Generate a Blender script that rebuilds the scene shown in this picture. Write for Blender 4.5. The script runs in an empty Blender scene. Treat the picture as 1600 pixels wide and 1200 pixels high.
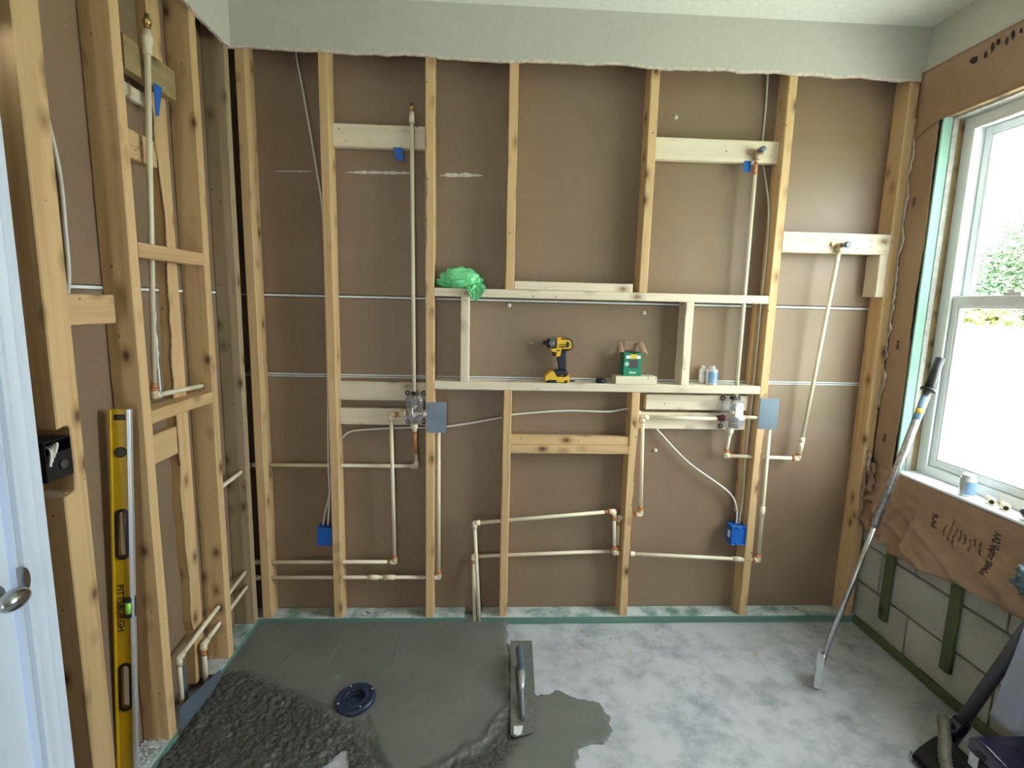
import bpy, bmesh, math, random
import numpy as np
from mathutils import Vector, Matrix, noise
random.seed(7)
S = bpy.context.scene
COL = S.collection

# ------------------------------------------------------------------ camera
W, H = 2.936, 2.741                       # room width, ceiling height (metres)
cd = bpy.data.cameras.new('camera'); cam = bpy.data.objects.new('camera', cd); COL.objects.link(cam)
cd.sensor_width = 36; cd.lens = 36 * 824.94 / 1600; cd.clip_start = .02; cd.clip_end = 200
R = ((0.99863762, 0.04968052, -0.01596091), (-0.04672191, 0.9875092, 0.15047472), (0.02323721, -0.14952399, 0.98848501))
cam.matrix_world = Matrix(((R[0][0], R[0][2], -R[0][1], 1.0587), (R[1][0], R[1][2], -R[1][1], -2.3641), (R[2][0], R[2][2], -R[2][1], 1.5407), (0, 0, 0, 1)))
S.camera = cam

# ------------------------------------------------------------------ light
S.view_settings.view_transform = 'Standard'; S.view_settings.look = 'None'
S.view_settings.gamma = 1; S.view_settings.use_curve_mapping = False
S.view_settings.exposure = 0.58
wd = bpy.data.worlds.new('sky'); S.world = wd; wd.use_nodes = True
bg = wd.node_tree.nodes['Background']; bg.inputs[0].default_value = (.92, .965, 1, 1); bg.inputs[1].default_value = 11.0
sd = bpy.data.lights.new('sun', 'SUN'); sd.energy = 14; sd.angle = .03; sd.color = (1, .95, .86)
sun = bpy.data.objects.new('sun', sd); COL.objects.link(sun)
sun.rotation_euler = Vector((.55, -.25, -.85)).to_track_quat('-Z', 'Y').to_euler(); sun.location = (-4, 3, 8)
def portal(name, loc, direction, sx, sy):
    l = bpy.data.lights.new(name, 'AREA'); l.shape = 'RECTANGLE'; l.size = sx; l.size_y = sy
    l.cycles.is_portal = True
    o = bpy.data.objects.new(name, l); COL.objects.link(o); o.location = loc
    o.rotation_euler = Vector(direction).to_track_quat('-Z', 'Z').to_euler()
portal('rear_slit_portal', (.71, -4.38, 1.0), (0, 1, 0), .22, 2.0)  # portal for sky light through the slit added in the rear wall
portal('window_light', (W + .16, -.77, 1.59), (-1, 0, 0), 1.3, 1.55)

# ------------------------------------------------------------------ materials
def newmat(name):
    m = bpy.data.materials.new(name); m.use_nodes = True
    nt = m.node_tree; b = nt.nodes['Principled BSDF']
    return m, nt, b
def N(nt, t, **kw):
    n = nt.nodes.new(t)
    for k, v in kw.items():
        if k in ('op', 'operation'): n.operation = v
        elif hasattr(n, k) and not k.startswith('i_'): setattr(n, k, v)
        else: n.inputs[k[2:].replace('_', ' ')].default_value = v
    return n
def L(nt, a, b): nt.links.new(a, b)
def mixc(nt, fac, c1, c2, mode='MIX'):
    n = nt.nodes.new('ShaderNodeMix'); n.data_type = 'RGBA'; n.blend_type = mode
    for k, v in ((0, fac), (6, c1), (7, c2)):
        if hasattr(v, 'is_linked'): L(nt, v, n.inputs[k])
        elif k == 0: n.inputs[0].default_value = v
        else: n.inputs[k].default_value = (*v, 1) if len(v) == 3 else v
    return n.outputs[2]
def ramp(nt, fac, *stops):
    r = nt.nodes.new('ShaderNodeValToRGB'); e = r.color_ramp.elements
    while len(e) < len(stops): e.new(.5)
    for el, (p, c) in zip(e, stops):
        el.position = p; el.color = (c, c, c, 1) if isinstance(c, (int, float)) else (*c, 1)
    L(nt, fac, r.inputs[0]); return r.outputs[0]
def coords(nt, scale=(1, 1, 1), rnd=True, src='Object'):
    tc = nt.nodes.new('ShaderNodeTexCoord'); out = tc.outputs[src]
    if rnd:
        oi = nt.nodes.new('ShaderNodeObjectInfo'); mul = N(nt, 'ShaderNodeMath', op='MULTIPLY'); mul.inputs[1].default_value = 37.0
        L(nt, oi.outputs['Random'], mul.inputs[0])
        ad = N(nt, 'ShaderNodeVectorMath', op='ADD'); L(nt, out, ad.inputs[0]); L(nt, mul.outputs[0], ad.inputs[1]); out = ad.outputs[0]
    mp = nt.nodes.new('ShaderNodeMapping'); mp.inputs['Scale'].default_value = scale; L(nt, out, mp.inputs[0])
    return mp.outputs[0]
def noisen(nt, vec, scale, detail=4, rough=.55, dist=0):
    n = nt.nodes.new('ShaderNodeTexNoise'); n.inputs['Scale'].default_value = scale; n.inputs['Detail'].default_value = detail
    n.inputs['Roughness'].default_value = rough; n.inputs['Distortion'].default_value = dist; L(nt, vec, n.inputs['Vector']); return n.outputs[0]
def bump(nt, b, h, strength=.2, dist=.01):
    n = nt.nodes.new('ShaderNodeBump'); n.inputs['Strength'].default_value = strength; n.inputs['Distance'].default_value = dist
    L(nt, h, n.inputs['Height']); L(nt, n.outputs[0], b.inputs['Normal'])

def wood(name, base, dark, axis, knot=(.10, .05, .022), dust=None, contrast=1.0, knots=True):
    m, nt, b = newmat(name)
    i = 'xyz'.index(axis)
    sc = [26.0] * 3; sc[i] = 1.1
    v = coords(nt, sc); g = noisen(nt, v, 1.0, 5, .6, .9)
    sb = [3.0] * 3; sb[i] = .7
    broad = noisen(nt, coords(nt, sb), 1.0, 2, .5)
    light = tuple(min(1, c * 1.14) for c in base)
    col = ramp(nt, g, (.28, dark), (.5, base), (.75, light))
    col = mixc(nt, .55 * contrast, base, col)
    sh = ramp(nt, broad, (.3, .82), (.7, 1.08)); col = mixc(nt, .8, col, sh, 'MULTIPLY')
    if knots:
        def spots(sa, sl, r0, r1, keep, amt, c_):
            sk = [sa] * 3; sk[i] = sl
            vo = nt.nodes.new('ShaderNodeTexVoronoi'); vo.inputs['Scale'].default_value = 1.0; L(nt, coords(nt, sk), vo.inputs['Vector'])
            sp = nt.nodes.new('ShaderNodeSeparateColor'); L(nt, vo.outputs['Color'], sp.inputs[0])
            on = ramp(nt, sp.outputs[0], (keep, 0.0), (keep + .02, amt))
            kf = ramp(nt, vo.outputs['Distance'], (r0, 1.0), (r1, 0.0))
            km = N(nt, 'ShaderNodeMath', op='MULTIPLY'); L(nt, kf, km.inputs[0]); L(nt, on, km.inputs[1])
            return mixc(nt, km.outputs[0], col, c_)
        col = spots(15, 9, .10, .42, .50, .75, tuple(c * .6 for c in dark))
        col = spots(15, 9, .05, .20, .50, .95, knot)
        col = spots(34, 30, .09, .13, .80, .8, (.05, .03, .02))
    if dust:
        d = ramp(nt, noisen(nt, coords(nt, (1, 1, 1)), 9, 6, .65), (.36, 0.05), (.56, .95))
        ge = nt.nodes.new('ShaderNodeNewGeometry'); sx = nt.nodes.new('ShaderNodeSeparateXYZ'); L(nt, ge.outputs['Normal'], sx.inputs[0])
        up = ramp(nt, sx.outputs[2], (.6, .0), (.8, 1.0))
        mm = N(nt, 'ShaderNodeMath', op='MULTIPLY'); L(nt, d, mm.inputs[0]); L(nt, up, mm.inputs[1])
        col = mixc(nt, mm.outputs[0], col, dust)
    L(nt, col, b.inputs['Base Color']); b.inputs['Roughness'].default_value = .72
    b.inputs['Specular IOR Level'].default_value = .25
    bump(nt, b, g, .25, .002)
    return m
M = {}
for a in 'xyz':
    M['old_' + a] = wood('framing_lumber_' + a, (.68, .46, .235), (.43, .245, .10), a)
    M['new_' + a] = wood('fresh_pine_' + a, (.80, .70, .53), (.66, .53, .35), a, (.30, .17, .09))
    M['treated_' + a] = wood('treated_pine_' + a, (.105, .13, .06), (.06, .075, .035), a, (.04, .05, .02))
    M['teal_' + a] = wood('teal_treated_' + a, (.14, .26, .21), (.09, .18, .145), a, (.07, .14, .1), dust=(.62, .66, .66), knots=False)
M['olive_y'] = wood('weathered_treated', (.36, .265, .13), (.22, .16, .075), 'y', (.1, .07, .035))
M['mint_z'] = wood('pale_treated_edge', (.30, .50, .41), (.22, .40, .32), 'z', knots=False)
M['aged_z'] = wood('aged_shaded_lumber', (.44, .33, .20), (.30, .21, .12), 'z')  # greyer old wood, partly darkened for the shadow beside the next stud

def plain(name, col, rough=.5, metal=0, spec=.5, var=0, scale=8, bmp=0, trans=0, coat=0):
    m, nt, b = newmat(name); b.inputs['Roughness'].default_value = rough; b.inputs['Metallic'].default_value = metal
    b.inputs['Specular IOR Level'].default_value = spec; b.inputs['Coat Weight'].default_value = coat
    n = noisen(nt, coords(nt), scale, 4)
    lo = tuple(c * (1 - var) for c in col); hi = tuple(min(1, c * (1 + var)) for c in col)
    L(nt, ramp(nt, n, (.3, lo), (.7, hi)), b.inputs['Base Color'])
    if bmp: bump(nt, b, n, bmp, .004)
    if trans: b.inputs['Transmission Weight'].default_value = trans
    return m
P = lambda k, *a, **kw: M.__setitem__(k, plain(k, *a, **kw))
P('paint_wall', (.56, .55, .47), .6, var=.03, scale=30, bmp=.03)
P('paint_side', (.60, .60, .51), .6, var=.03, scale=30)
P('ceiling_paint', (.80, .82, .72), .85, var=.05, scale=55, bmp=.35)
P('gypsum_edge', (.66, .60, .48), .9, var=.2, scale=60, bmp=.3)
P('cpvc', (.80, .72, .52), .35, var=.05, scale=20)
P('cpvc_white', (.84, .82, .74), .35, var=.04)
P('primer_orange', (.58, .25, .09), .5, var=.35, scale=60)
P('wire_white', (.70, .69, .62), .45, var=.05)
P('joint_white', (.80, .84, .86), .7, var=.08, scale=25)
P('blue_box', (.012, .12, .48), .4, var=.1)
P('blue_tape', (.015, .13, .50), .6, var=.1)
P('steel_plate', (.16, .20, .25), .38, metal=.35, var=.12, scale=9)
P('steel', (.55, .55, .56), .25, metal=1, var=.15, scale=40)
P('steel_worn', (.42, .42, .42), .32, metal=.9, var=.45, scale=55)
P('brass', (.60, .42, .16), .3, metal=1, var=.12)
P('bronze', (.46, .33, .20), .45, metal=.4, var=.2)
P('copper_old', (.30, .16, .09), .4, metal=.9, var=.2)
P('black_plastic', (.012, .012, .014), .4, var=.1)
P('navy_rubber', (.012, .016, .028), .5, var=.15)
P('dark_red', (.16, .02, .02), .4, var=.2)
P('tool_yellow', (.75, .45, .03), .4, var=.05)
P('level_yellow', (.62, .38, .008), .35, var=.07, scale=25)
P('aluminium', (.66, .70, .74), .35, metal=.6, var=.08, scale=30)
P('grey_cast', (.24, .27, .29), .4, metal=.4, var=.1)
P('vial_green', (.35, .85, .10), .2, var=.05)
P('vial_dark', (.07, .07, .04), .15, var=.1)
P('label_black', (.02, .018, .015), .6)
P('label_white', (.85, .86, .86), .5)
P('label_grey', (.08, .075, .075), .5, var=.15)
P('carton_green', (.012, .24, .12), .45, var=.08)
P('carton_brown', (.33, .21, .13), .8, var=.08, scale=30)
P('label_yellow', (.75, .52, .04), .5)
P('mint', (.35, .62, .50), .5)
P('can_silver', (.66, .68, .72), .3, metal=.5, var=.06)
P('can_blue', (.22, .36, .55), .4, var=.15, scale=20)
P('can_orange', (.55, .24, .14), .4, var=.15)
P('drain_navy', (.015, .03, .07), .35, var=.4, scale=40)
P('drain_dark', (.006, .008, .012), .5)
P('door_white', (.70, .78, .90), .4, var=.015, scale=6)
P('nickel', (.42, .42, .42), .22, metal=1, var=.1)
P('vinyl_white', (.80, .84, .84), .35, var=.02)
P('caulk_grey', (.45, .44, .40), .8, var=.2, scale=40)
P('fence_white', (.86, .86, .86), .5, var=.02)
P('dark_grey_plastic', (.06, .058, .07), .45, var=.1)
P('purple_black', (.018, .012, .045), .18, var=.1, coat=.6)
P('hose_grey', (.17, .16, .13), .5, var=.3, scale=60)
P('bristle', (.010, .009, .010), .8, var=.3, scale=90)
P('slate_plastic', (.10, .15, .18), .4, var=.3)
P('mud_smear', (.15, .156, .14), .55, var=.25, scale=45, bmp=.3)
P('plaster', (.72, .74, .76), .7, var=.1, scale=60, bmp=.3)  # rubble, also the painted glint on the trowel corner
P('foil', (.62, .61, .60), .28, metal=.9, var=.2, scale=50)
P('drilled_dark', (.03, .018, .01), .9)
P('chip', (.62, .38, .20), .7, var=.3)
P('sawdust', (.60, .54, .46), .95, var=.25, scale=90)
P('bark', (.30, .17, .09), .9, var=.4, scale=70, bmp=.5)
P('print_brown', (.085, .05, .038), .8)
P('patio', (.72, .70, .66), .8, var=.06, scale=3)
P('tar', (.03, .024, .02), .8)

def kraft(name, col, bmp):
    m, nt, b = newmat(name)
    n = noisen(nt, coords(nt, (1, 1, 1), False), 5, 5, .6, .4)
    f = noisen(nt, coords(nt, (1, 1, 1), False), 160, 2)
    c = ramp(nt, n, (.25, tuple(x * .86 for x in col)), (.75, tuple(x * 1.12 for x in col)))
    L(nt, mixc(nt, .25, c, ramp(nt, f, (.3, .75), (.7, 1.0)), 'MULTIPLY'), b.inputs['Base Color']); b.inputs['Roughness'].default_value = .5
    b.inputs['Specular IOR Level'].default_value = .35
    bump(nt, b, n, bmp, .02)
    return m
M['kraft'] = kraft('kraft_paper', (.37, .24, .15), .25)

# brown paper face of the drywall of the next room, with chalky scuffs
def paperface():
    m, nt, b = newmat('drywall_paper')
    v = coords(nt, (1, 1, 1), False)
    n = noisen(nt, v, 2.2, 4, .55)
    col = ramp(nt, n, (.3, (.235, .160, .099)), (.7, (.29, .203, .130)))
    st = ramp(nt, noisen(nt, coords(nt, (.5, 1, 9), False), 1, 3), (.58, 0.0), (.75, .14))
    col = mixc(nt, st, col, (.40, .33, .28))
    sp = ramp(nt, noisen(nt, v, 70, 3, .6), (.70, 0.0), (.76, .5)); col = mixc(nt, sp, col, (.5, .44, .38))
    L(nt, col, b.inputs['Base Color']); b.inputs['Roughness'].default_value = .42; b.inputs['Specular IOR Level'].default_value = .4
    bump(nt, b, noisen(nt, v, 40, 3), .03, .003)
    return m
M['paper'] = paperface()
M['chalk'] = plain('chalk_dust', (.62, .60, .56), .9, var=.3, scale=60)

def concrete():
    m, nt, b = newmat('old_slab')
    v = coords(nt, (1, 1, 1), False)
    n1 = noisen(nt, v, 3.4, 7, .66, .15); n2 = noisen(nt, v, 11, 5, .6, .3)
    col = ramp(nt, n1, (.34, (.185, .22, .275)), (.47, (.28, .31, .34)), (.62, (.345, .37, .385)))
    blot = ramp(nt, n2, (.52, 0.0), (.68, .35)); col = mixc(nt, blot, col, (.50, .52, .53))
    # white spill near the mortar, grey-brown slab to the right, partly shade painted in
    sx = nt.nodes.new('ShaderNodeSeparateXYZ'); L(nt, v, sx.inputs[0])
    ad = N(nt, 'ShaderNodeMath', op='ADD'); L(nt, sx.outputs[0], ad.inputs[0])
    nm = N(nt, 'ShaderNodeMath', op='MULTIPLY'); nm.inputs[1].default_value = .9; L(nt, n1, nm.inputs[0]); L(nt, nm.outputs[0], ad.inputs[1])
    right = ramp(nt, ad.outputs[0], (0.0, 0.0), (1.0, 1.0)); rm = nt.nodes.new('ShaderNodeMapRange')
    rm.inputs[1].default_value = 2.45; rm.inputs[2].default_value = 3.2; L(nt, ad.outputs[0], rm.inputs[0])
    rk = N(nt, 'ShaderNodeMath', op='MULTIPLY'); rk.inputs[1].default_value = .8; L(nt, rm.outputs[0], rk.inputs[0]); col = mixc(nt, rk.outputs[0], col, (.25, .24, .20))
    wm = nt.nodes.new('ShaderNodeMapRange'); wm.inputs[1].default_value = 1.70; wm.inputs[2].default_value = 2.2; wm.inputs[3].default_value = .95; wm.inputs[4].default_value = 0
    L(nt, ad.outputs[0], wm.inputs[0]); wn = N(nt, 'ShaderNodeMath', op='MULTIPLY'); L(nt, wm.outputs[0], wn.inputs[0]); L(nt, ramp(nt, noisen(nt, v, 7.5, 7, .7, .1), (.38, 0.15), (.56, 1.0)), wn.inputs[1]); col = mixc(nt, wn.outputs[0], col, (.53, .54, .575))
    spk = ramp(nt, noisen(nt, v, 60, 4, .65), (.66, 0.0), (.74, .45)); col = mixc(nt, spk, col, (.2, .22, .25))
    L(nt, col, b.inputs['Base Color']); L(nt, ramp(nt, n2, (.3, .35), (.7, .65)), b.inputs['Roughness'])
    bump(nt, b, n2, .15, .004)
    return m
M['concrete'] = concrete()
def block_mat(name, c):
    m, nt, b = newmat(name)
    v = coords(nt); n = noisen(nt, v, 5, 4); f = noisen(nt, v, 120, 3, .7)
    col = ramp(nt, n, (.3, tuple(x * .85 for x in c)), (.7, tuple(x * 1.15 for x in c)))
    L(nt, mixc(nt, .5, col, ramp(nt, f, (.35, .75), (.6, 1.0)), 'MULTIPLY'), b.inputs['Base Color']); b.inputs['Roughness'].default_value = .95
    bump(nt, b, f, .5, .004); return m
M['block'] = block_mat('concrete_block', (.42, .41, .365)); M['joint'] = block_mat('block_mortar', (.20, .195, .18))

def mud(name):
    m, nt, b = newmat(name)
    v = coords(nt, (1, 1, 1), False); n = noisen(nt, v, 4, 5, .6); f = noisen(nt, v, 150, 4, .7)
    at = nt.nodes.new('ShaderNodeAttribute'); at.attribute_name = 'rough'
    sm = ramp(nt, n, (.3, (.138, .146, .131)), (.7, (.176, .184, .166)))
    rg = ramp(nt, f, (.35, (.036, .037, .032)), (.65, (.115, .116, .104)))
    L(nt, mixc(nt, at.outputs['Fac'], sm, rg), b.inputs['Base Color']); b.inputs['Roughness'].default_value = .48
    bump(nt, b, f, .25, .003); return m
M['mud'] = mud('wet_mortar')

def glassy(name, tint, gl=.12, rough=.02, opaque=None):
    m, nt, b = newmat(name)
    out = nt.nodes['Material Output']; t = nt.nodes.new('ShaderNodeBsdfTransparent'); t.inputs[0].default_value = (*tint, 1)
    g = nt.nodes.new('ShaderNodeBsdfGlossy'); g.inputs['Roughness'].default_value = rough
    fr = nt.nodes.new('ShaderNodeLayerWeight'); fr.inputs[0].default_value = .5; mx = nt.nodes.new('ShaderNodeMixShader')
    pw = N(nt, 'ShaderNodeMath', op='POWER'); pw.inputs[1].default_value = 5.0; L(nt, fr.outputs['Facing'], pw.inputs[0])
    ma = N(nt, 'ShaderNodeMath', op='MULTIPLY_ADD'); ma.inputs[1].default_value = .7; ma.inputs[2].default_value = gl + .02; L(nt, pw.outputs[0], ma.inputs[0])
    L(nt, ma.outputs[0], mx.inputs[0]); L(nt, t.outputs[0], mx.inputs[1]); L(nt, g.outputs[0], mx.inputs[2])
    res = mx.outputs[0]
    if opaque:
        d = nt.nodes.new('ShaderNodeBsdfDiffuse'); d.inputs[0].default_value = (*opaque[0], 1)
        tl = nt.nodes.new('ShaderNodeBsdfTranslucent'); tl.inputs[0].default_value = (*opaque[0], 1)
        m1 = nt.nodes.new('ShaderNodeMixShader'); m1.inputs[0].default_value = .5; L(nt, d.outputs[0], m1.inputs[1]); L(nt, tl.outputs[0], m1.inputs[2])
        m2 = nt.nodes.new('ShaderNodeMixShader'); m2.inputs[0].default_value = opaque[1]; L(nt, res, m2.inputs[1]); L(nt, m1.outputs[0], m2.inputs[2]); res = m2.outputs[0]
    L(nt, res, out.inputs[0]); return m
M['pane'] = glassy('window_glass', (.93, .96, .95), .0, 0)
M['clear_guard'] = glassy('clear_plastic', (.84, .86, .92), .16, .10, ((.62, .65, .74), .22))
M['poly_sheet'] = glassy('polythene', (.90, .92, .97), .06, .2, ((.62, .66, .78), .55))
def leafy(name, c1, c2, tr=.35):
    m, nt, b = newmat(name)
    n = noisen(nt, coords(nt, (1, 1, 1), False), 1.3, 3); f = noisen(nt, coords(nt, (1, 1, 1), False), 14, 2)
    L(nt, mixc(nt, .5, ramp(nt, n, (.35, c1), (.65, c2)), ramp(nt, f, (.3, c1), (.7, c2))), b.inputs['Base Color'])
    b.inputs['Roughness'].default_value = .6
    return m
M['leaf'] = leafy('tree_leaf', (.035, .095, .045), (.13, .21, .08)); M['leaf_yellow'] = leafy('shrub_leaf', (.16, .24, .05), (.36, .36, .08))
M['grass'] = leafy('lawn', (.10, .20, .03), (.17, .28, .05)); M['trunk'] = plain('trunk', (.12, .09, .06), .9, var=.3)
def rag():
    m, nt, b = newmat('green_film')
    n = noisen(nt, coords(nt), 25, 4)
    L(nt, ramp(nt, n, (.3, (.10, .60, .22)), (.7, (.28, .85, .40))), b.inputs['Base Color']); b.inputs['Roughness'].default_value = .35
    b.inputs['Subsurface Weight'].default_value = 0; return m
M['rag'] = rag()

# ------------------------------------------------------------------ builders
class MB:
    def __init__(s): s.v = []; s.f = []; s.sm = []
    def add(s, vs, fs, smooth=False):
        o = len(s.v); s.v += [tuple(p) for p in vs]; s.f += [tuple(i + o for i in f) for f in fs]; s.sm += [smooth] * len(fs); return s
    def box(s, x0, x1, y0, y1, z0, z1, c=.0025, axis=None, n=1, jit=0.0):
        lo = (x0, y0, z0); hi = (x1, y1, z1)
        d = [hi[k] - lo[k] for k in range(3)]
        a = 'xyz'.index(axis) if axis else d.index(max(d))
        u, w = [(1, 2), (2, 0), (0, 1)][a]
        c = min(c, d[u] * .4, d[w] * .4)
        ring = [(lo[u] + c, lo[w]), (hi[u] - c, lo[w]), (hi[u], lo[w] + c), (hi[u], hi[w] - c), (hi[u] - c, hi[w]), (lo[u] + c, hi[w]), (lo[u], hi[w] - c), (lo[u], lo[w] + c)]
        vs, fs = [], []
        rnd = random.Random(int((x0 * 7919 + y0 * 104729 + z0 * 1299709 + x1 * 31) * 1000))
        for k in range(n + 1):
            t = lo[a] + d[a] * k / n; du, dw = rnd.uniform(-jit, jit), rnd.uniform(-jit, jit) * .4
            for (pu, pw) in ring:
                p = [0, 0, 0]; p[a] = t; p[u] = pu + du + rnd.uniform(-jit, jit) * .4; p[w] = pw + dw; vs.append(p)
        for k in range(n):
            for j in range(8):
                q = (j + 1) % 8; fs.append((k * 8 + j, k * 8 + q, k * 8 + 8 + q, k * 8 + 8 + j))
        fs.append(tuple(range(7, -1, -1))); fs.append(tuple(range(n * 8, n * 8 + 8)))
        return s.add(vs, fs)
    def tube(s, pts, r, seg=10, cap=True, rs=None):
        pts = [Vector(p) for p in pts]; vs, fs = [], []
        up = None
        for k, p in enumerate(pts):
            t = (pts[min(k + 1, len(pts) - 1)] - pts[max(k - 1, 0)]).normalized()
            if up is None: up = t.orthogonal().normalized()
            up = (up - t * up.dot(t)).normalized(); bi = t.cross(up)
            rr = rs[k] if rs else r
            for j in range(seg):
                an = 2 * math.pi * j / seg; vs.append(p + (up * math.cos(an) + bi * math.sin(an)) * rr)
        for k in range(len(pts) - 1):
            for j in range(seg):
                q = (j + 1) % seg; fs.append((k * seg + j, k * seg + q, (k + 1) * seg + q, (k + 1) * seg + j))
        s.add(vs, fs, True)
        if cap:
            o = len(s.v) - len(vs); e = len(vs) - seg
            s.f.append(tuple(o + j for j in range(seg - 1, -1, -1))); s.f.append(tuple(o + e + j for j in range(seg))); s.sm += [False, False]
        return s
    def lathe(s, prof, origin, axis=(0, 0, 1), seg=24, cap=True):
        # prof: (radius, height along axis)
        ax = Vector(axis).normalized(); u = ax.orthogonal().normalized(); w = ax.cross(u); o = Vector(origin); vs, fs = [], []
        for (r, h) in prof:
            for j in range(seg):
                an = 2 * math.pi * j / seg; vs.append(o + ax * h + (u * math.cos(an) + w * math.sin(an)) * r)
        for k in range(len(prof) - 1):
            for j in range(seg):
                q = (j + 1) % seg; fs.append((k * seg + j, k * seg + q, (k + 1) * seg + q, (k + 1) * seg + j))
        s.add(vs, fs, True)
        if cap:
            b = len(s.v) - len(vs); e = (len(prof) - 1) * seg
            s.f.append(tuple(b + j for j in range(seg - 1, -1, -1))); s.f.append(tuple(b + e + j for j in range(seg))); s.sm += [False, False]
        return s
    def prism(s, poly, plane, d0, d1):
        # polygon in a coordinate plane ('xz': depth is y ...), extruded d0..d1
        def P3(a, b, d): return {'xz': (a, d, b), 'yz': (d, a, b), 'xy': (a, b, d)}[plane]
        n = len(poly); vs = [P3(a, b, d0) for a, b in poly] + [P3(a, b, d1) for a, b in poly]
        fs = [tuple(range(n)), tuple(range(2 * n - 1, n - 1, -1))] + [(j, j + n, (j + 1) % n + n, (j + 1) % n) for j in range(n)]
        return s.add(vs, fs)
    def grid(s, fn, nu, nv, smooth=True):
        vs = [fn(i / nu, j / nv) for j in range(nv + 1) for i in range(nu + 1)]
        fs = [(j * (nu + 1) + i, j * (nu + 1) + i + 1, (j + 1) * (nu + 1) + i + 1, (j + 1) * (nu + 1) + i) for j in range(nv) for i in range(nu)]
        return s.add(vs, fs, smooth)
    def ball(s, c, r, seg=16, rings=10):
        c = Vector(c); r = (r, r, r) if isinstance(r, (int, float)) else r
        prof = []
        vs, fs = [], []
        for k in range(rings + 1):
            th = math.pi * k / rings
            for j in range(seg):
                an = 2 * math.pi * j / seg
                vs.append((c[0] + r[0] * math.sin(th) * math.cos(an), c[1] + r[1] * math.sin(th) * math.sin(an), c[2] - r[2] * math.cos(th)))
        for k in range(rings):
            for j in range(seg):
                q = (j + 1) % seg; fs.append((k * seg + j, k * seg + q, (k + 1) * seg + q, (k + 1) * seg + j))
        return s.add(vs, fs, True)
    def xf(s, mat):
        s.v = [tuple(mat @ Vector(p)) for p in s.v]; return s
def wpos(o):
    p = Vector(o.location)
    while o.parent: o = o.parent; p += Vector(o.location)
    return p
def build(name, mb, mat, parent=None, solid=0, fixn=True):
    me = bpy.data.meshes.new(name)
    vs = np.array(mb.v, dtype=float)
    if parent is None:
        o0 = np.array([(vs[:, 0].min() + vs[:, 0].max()) / 2, (vs[:, 1].min() + vs[:, 1].max()) / 2, vs[:, 2].min()])
    else: o0 = np.array(wpos(parent))
    me.from_pydata((vs - o0).tolist(), [], mb.f)
    me.polygons.foreach_set('use_smooth', mb.sm)
    bm = bmesh.new(); bm.from_mesh(me); bmesh.ops.remove_doubles(bm, verts=bm.verts, dist=1e-6)
    if fixn: bmesh.ops.recalc_face_normals(bm, faces=bm.faces)
    bm.to_mesh(me); bm.free()
    me.materials.append(M[mat] if isinstance(mat, str) else mat)
    o = bpy.data.objects.new(name, me); COL.objects.link(o)
    if parent is None: o.location = o0
    else: o.parent = parent
    if solid:
        sm = o.modifiers.new('thickness', 'SOLIDIFY'); sm.thickness = solid; sm.offset = 0
    return o
def empty(name, loc, label, cat, group=None):
    o = bpy.data.objects.new(name, None); COL.objects.link(o); o.location = loc; o.empty_display_size = .05
    return tag(o, label, cat, group)
def tag(o, label, cat, group=None, kind=None):
    o['label'] = label; o['category'] = cat
    if group: o['group'] = group
    if kind: o['kind'] = kind
    return o
def struct(o): o['kind'] = 'structure'; return o
def part_label(o, l): o['label'] = l; return o
def cut(o, mb):
    # drill through an object: boolean evaluated once, cutter removed
    w = wpos(o); me = bpy.data.meshes.new('tmp'); me.from_pydata([tuple(Vector(p) - w) for p in mb.v], [], mb.f)
    bm = bmesh.new(); bm.from_mesh(me); bmesh.ops.recalc_face_normals(bm, faces=bm.faces); bm.to_mesh(me); bm.free()
    c = bpy.data.objects.new('tmp', me); COL.objects.link(c); c.location = w
    md = o.modifiers.new('b', 'BOOLEAN'); md.object = c; md.operation = 'DIFFERENCE'; md.solver = 'EXACT'
    dg = bpy.context.evaluated_depsgraph_get(); dg.update()
    nm = bpy.data.meshes.new_from_object(o.evaluated_get(dg)); o.modifiers.remove(md)
    old = o.data; o.data = nm; nm.name = o.name; bpy.data.meshes.remove(old)
    bpy.data.objects.remove(c); bpy.data.meshes.remove(me)
def cyl(p, q, r, seg=14): return MB().tube([p, q], r, seg)
def text(body, size, origin, right, up, mat, parent, name='lettering', depth=.0004, bold=0, sx=1.0):
    cu = bpy.data.curves.new(name, 'FONT'); cu.body = body; cu.size = size; cu.extrude = depth; cu.align_x = 'CENTER'; cu.align_y = 'CENTER'; cu.offset = bold; cu.resolution_u = 2
    t = bpy.data.objects.new('tmp', cu); COL.objects.link(t)
    dg = bpy.context.evaluated_depsgraph_get(); dg.update(); me = bpy.data.meshes.new_from_object(t.evaluated_get(dg))
    bpy.data.objects.remove(t); bpy.data.curves.remove(cu)
    r = Vector(right).normalized(); u = Vector(up).normalized(); n = r.cross(u)
    m = Matrix(((r[0] * sx, u[0], n[0], 0), (r[1] * sx, u[1], n[1], 0), (r[2] * sx, u[2], n[2], 0), (0, 0, 0, 1)))
    me.transform(m); me.transform(Matrix.Translation(Vector(origin) - wpos(parent)))
    me.materials.clear(); me.materials.append(M[mat]); o = bpy.data.objects.new(name, me); COL.objects.link(o); o.parent = parent
    return o
def jag(a, b, n, amp, seed):
    r = random.Random(seed); out = []
    cur = 0
    for k in range(n + 1):
        cur = cur * .6 + r.uniform(-amp, amp) * .7; out.append((a + (b - a) * k / n, cur))
    return out
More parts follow.
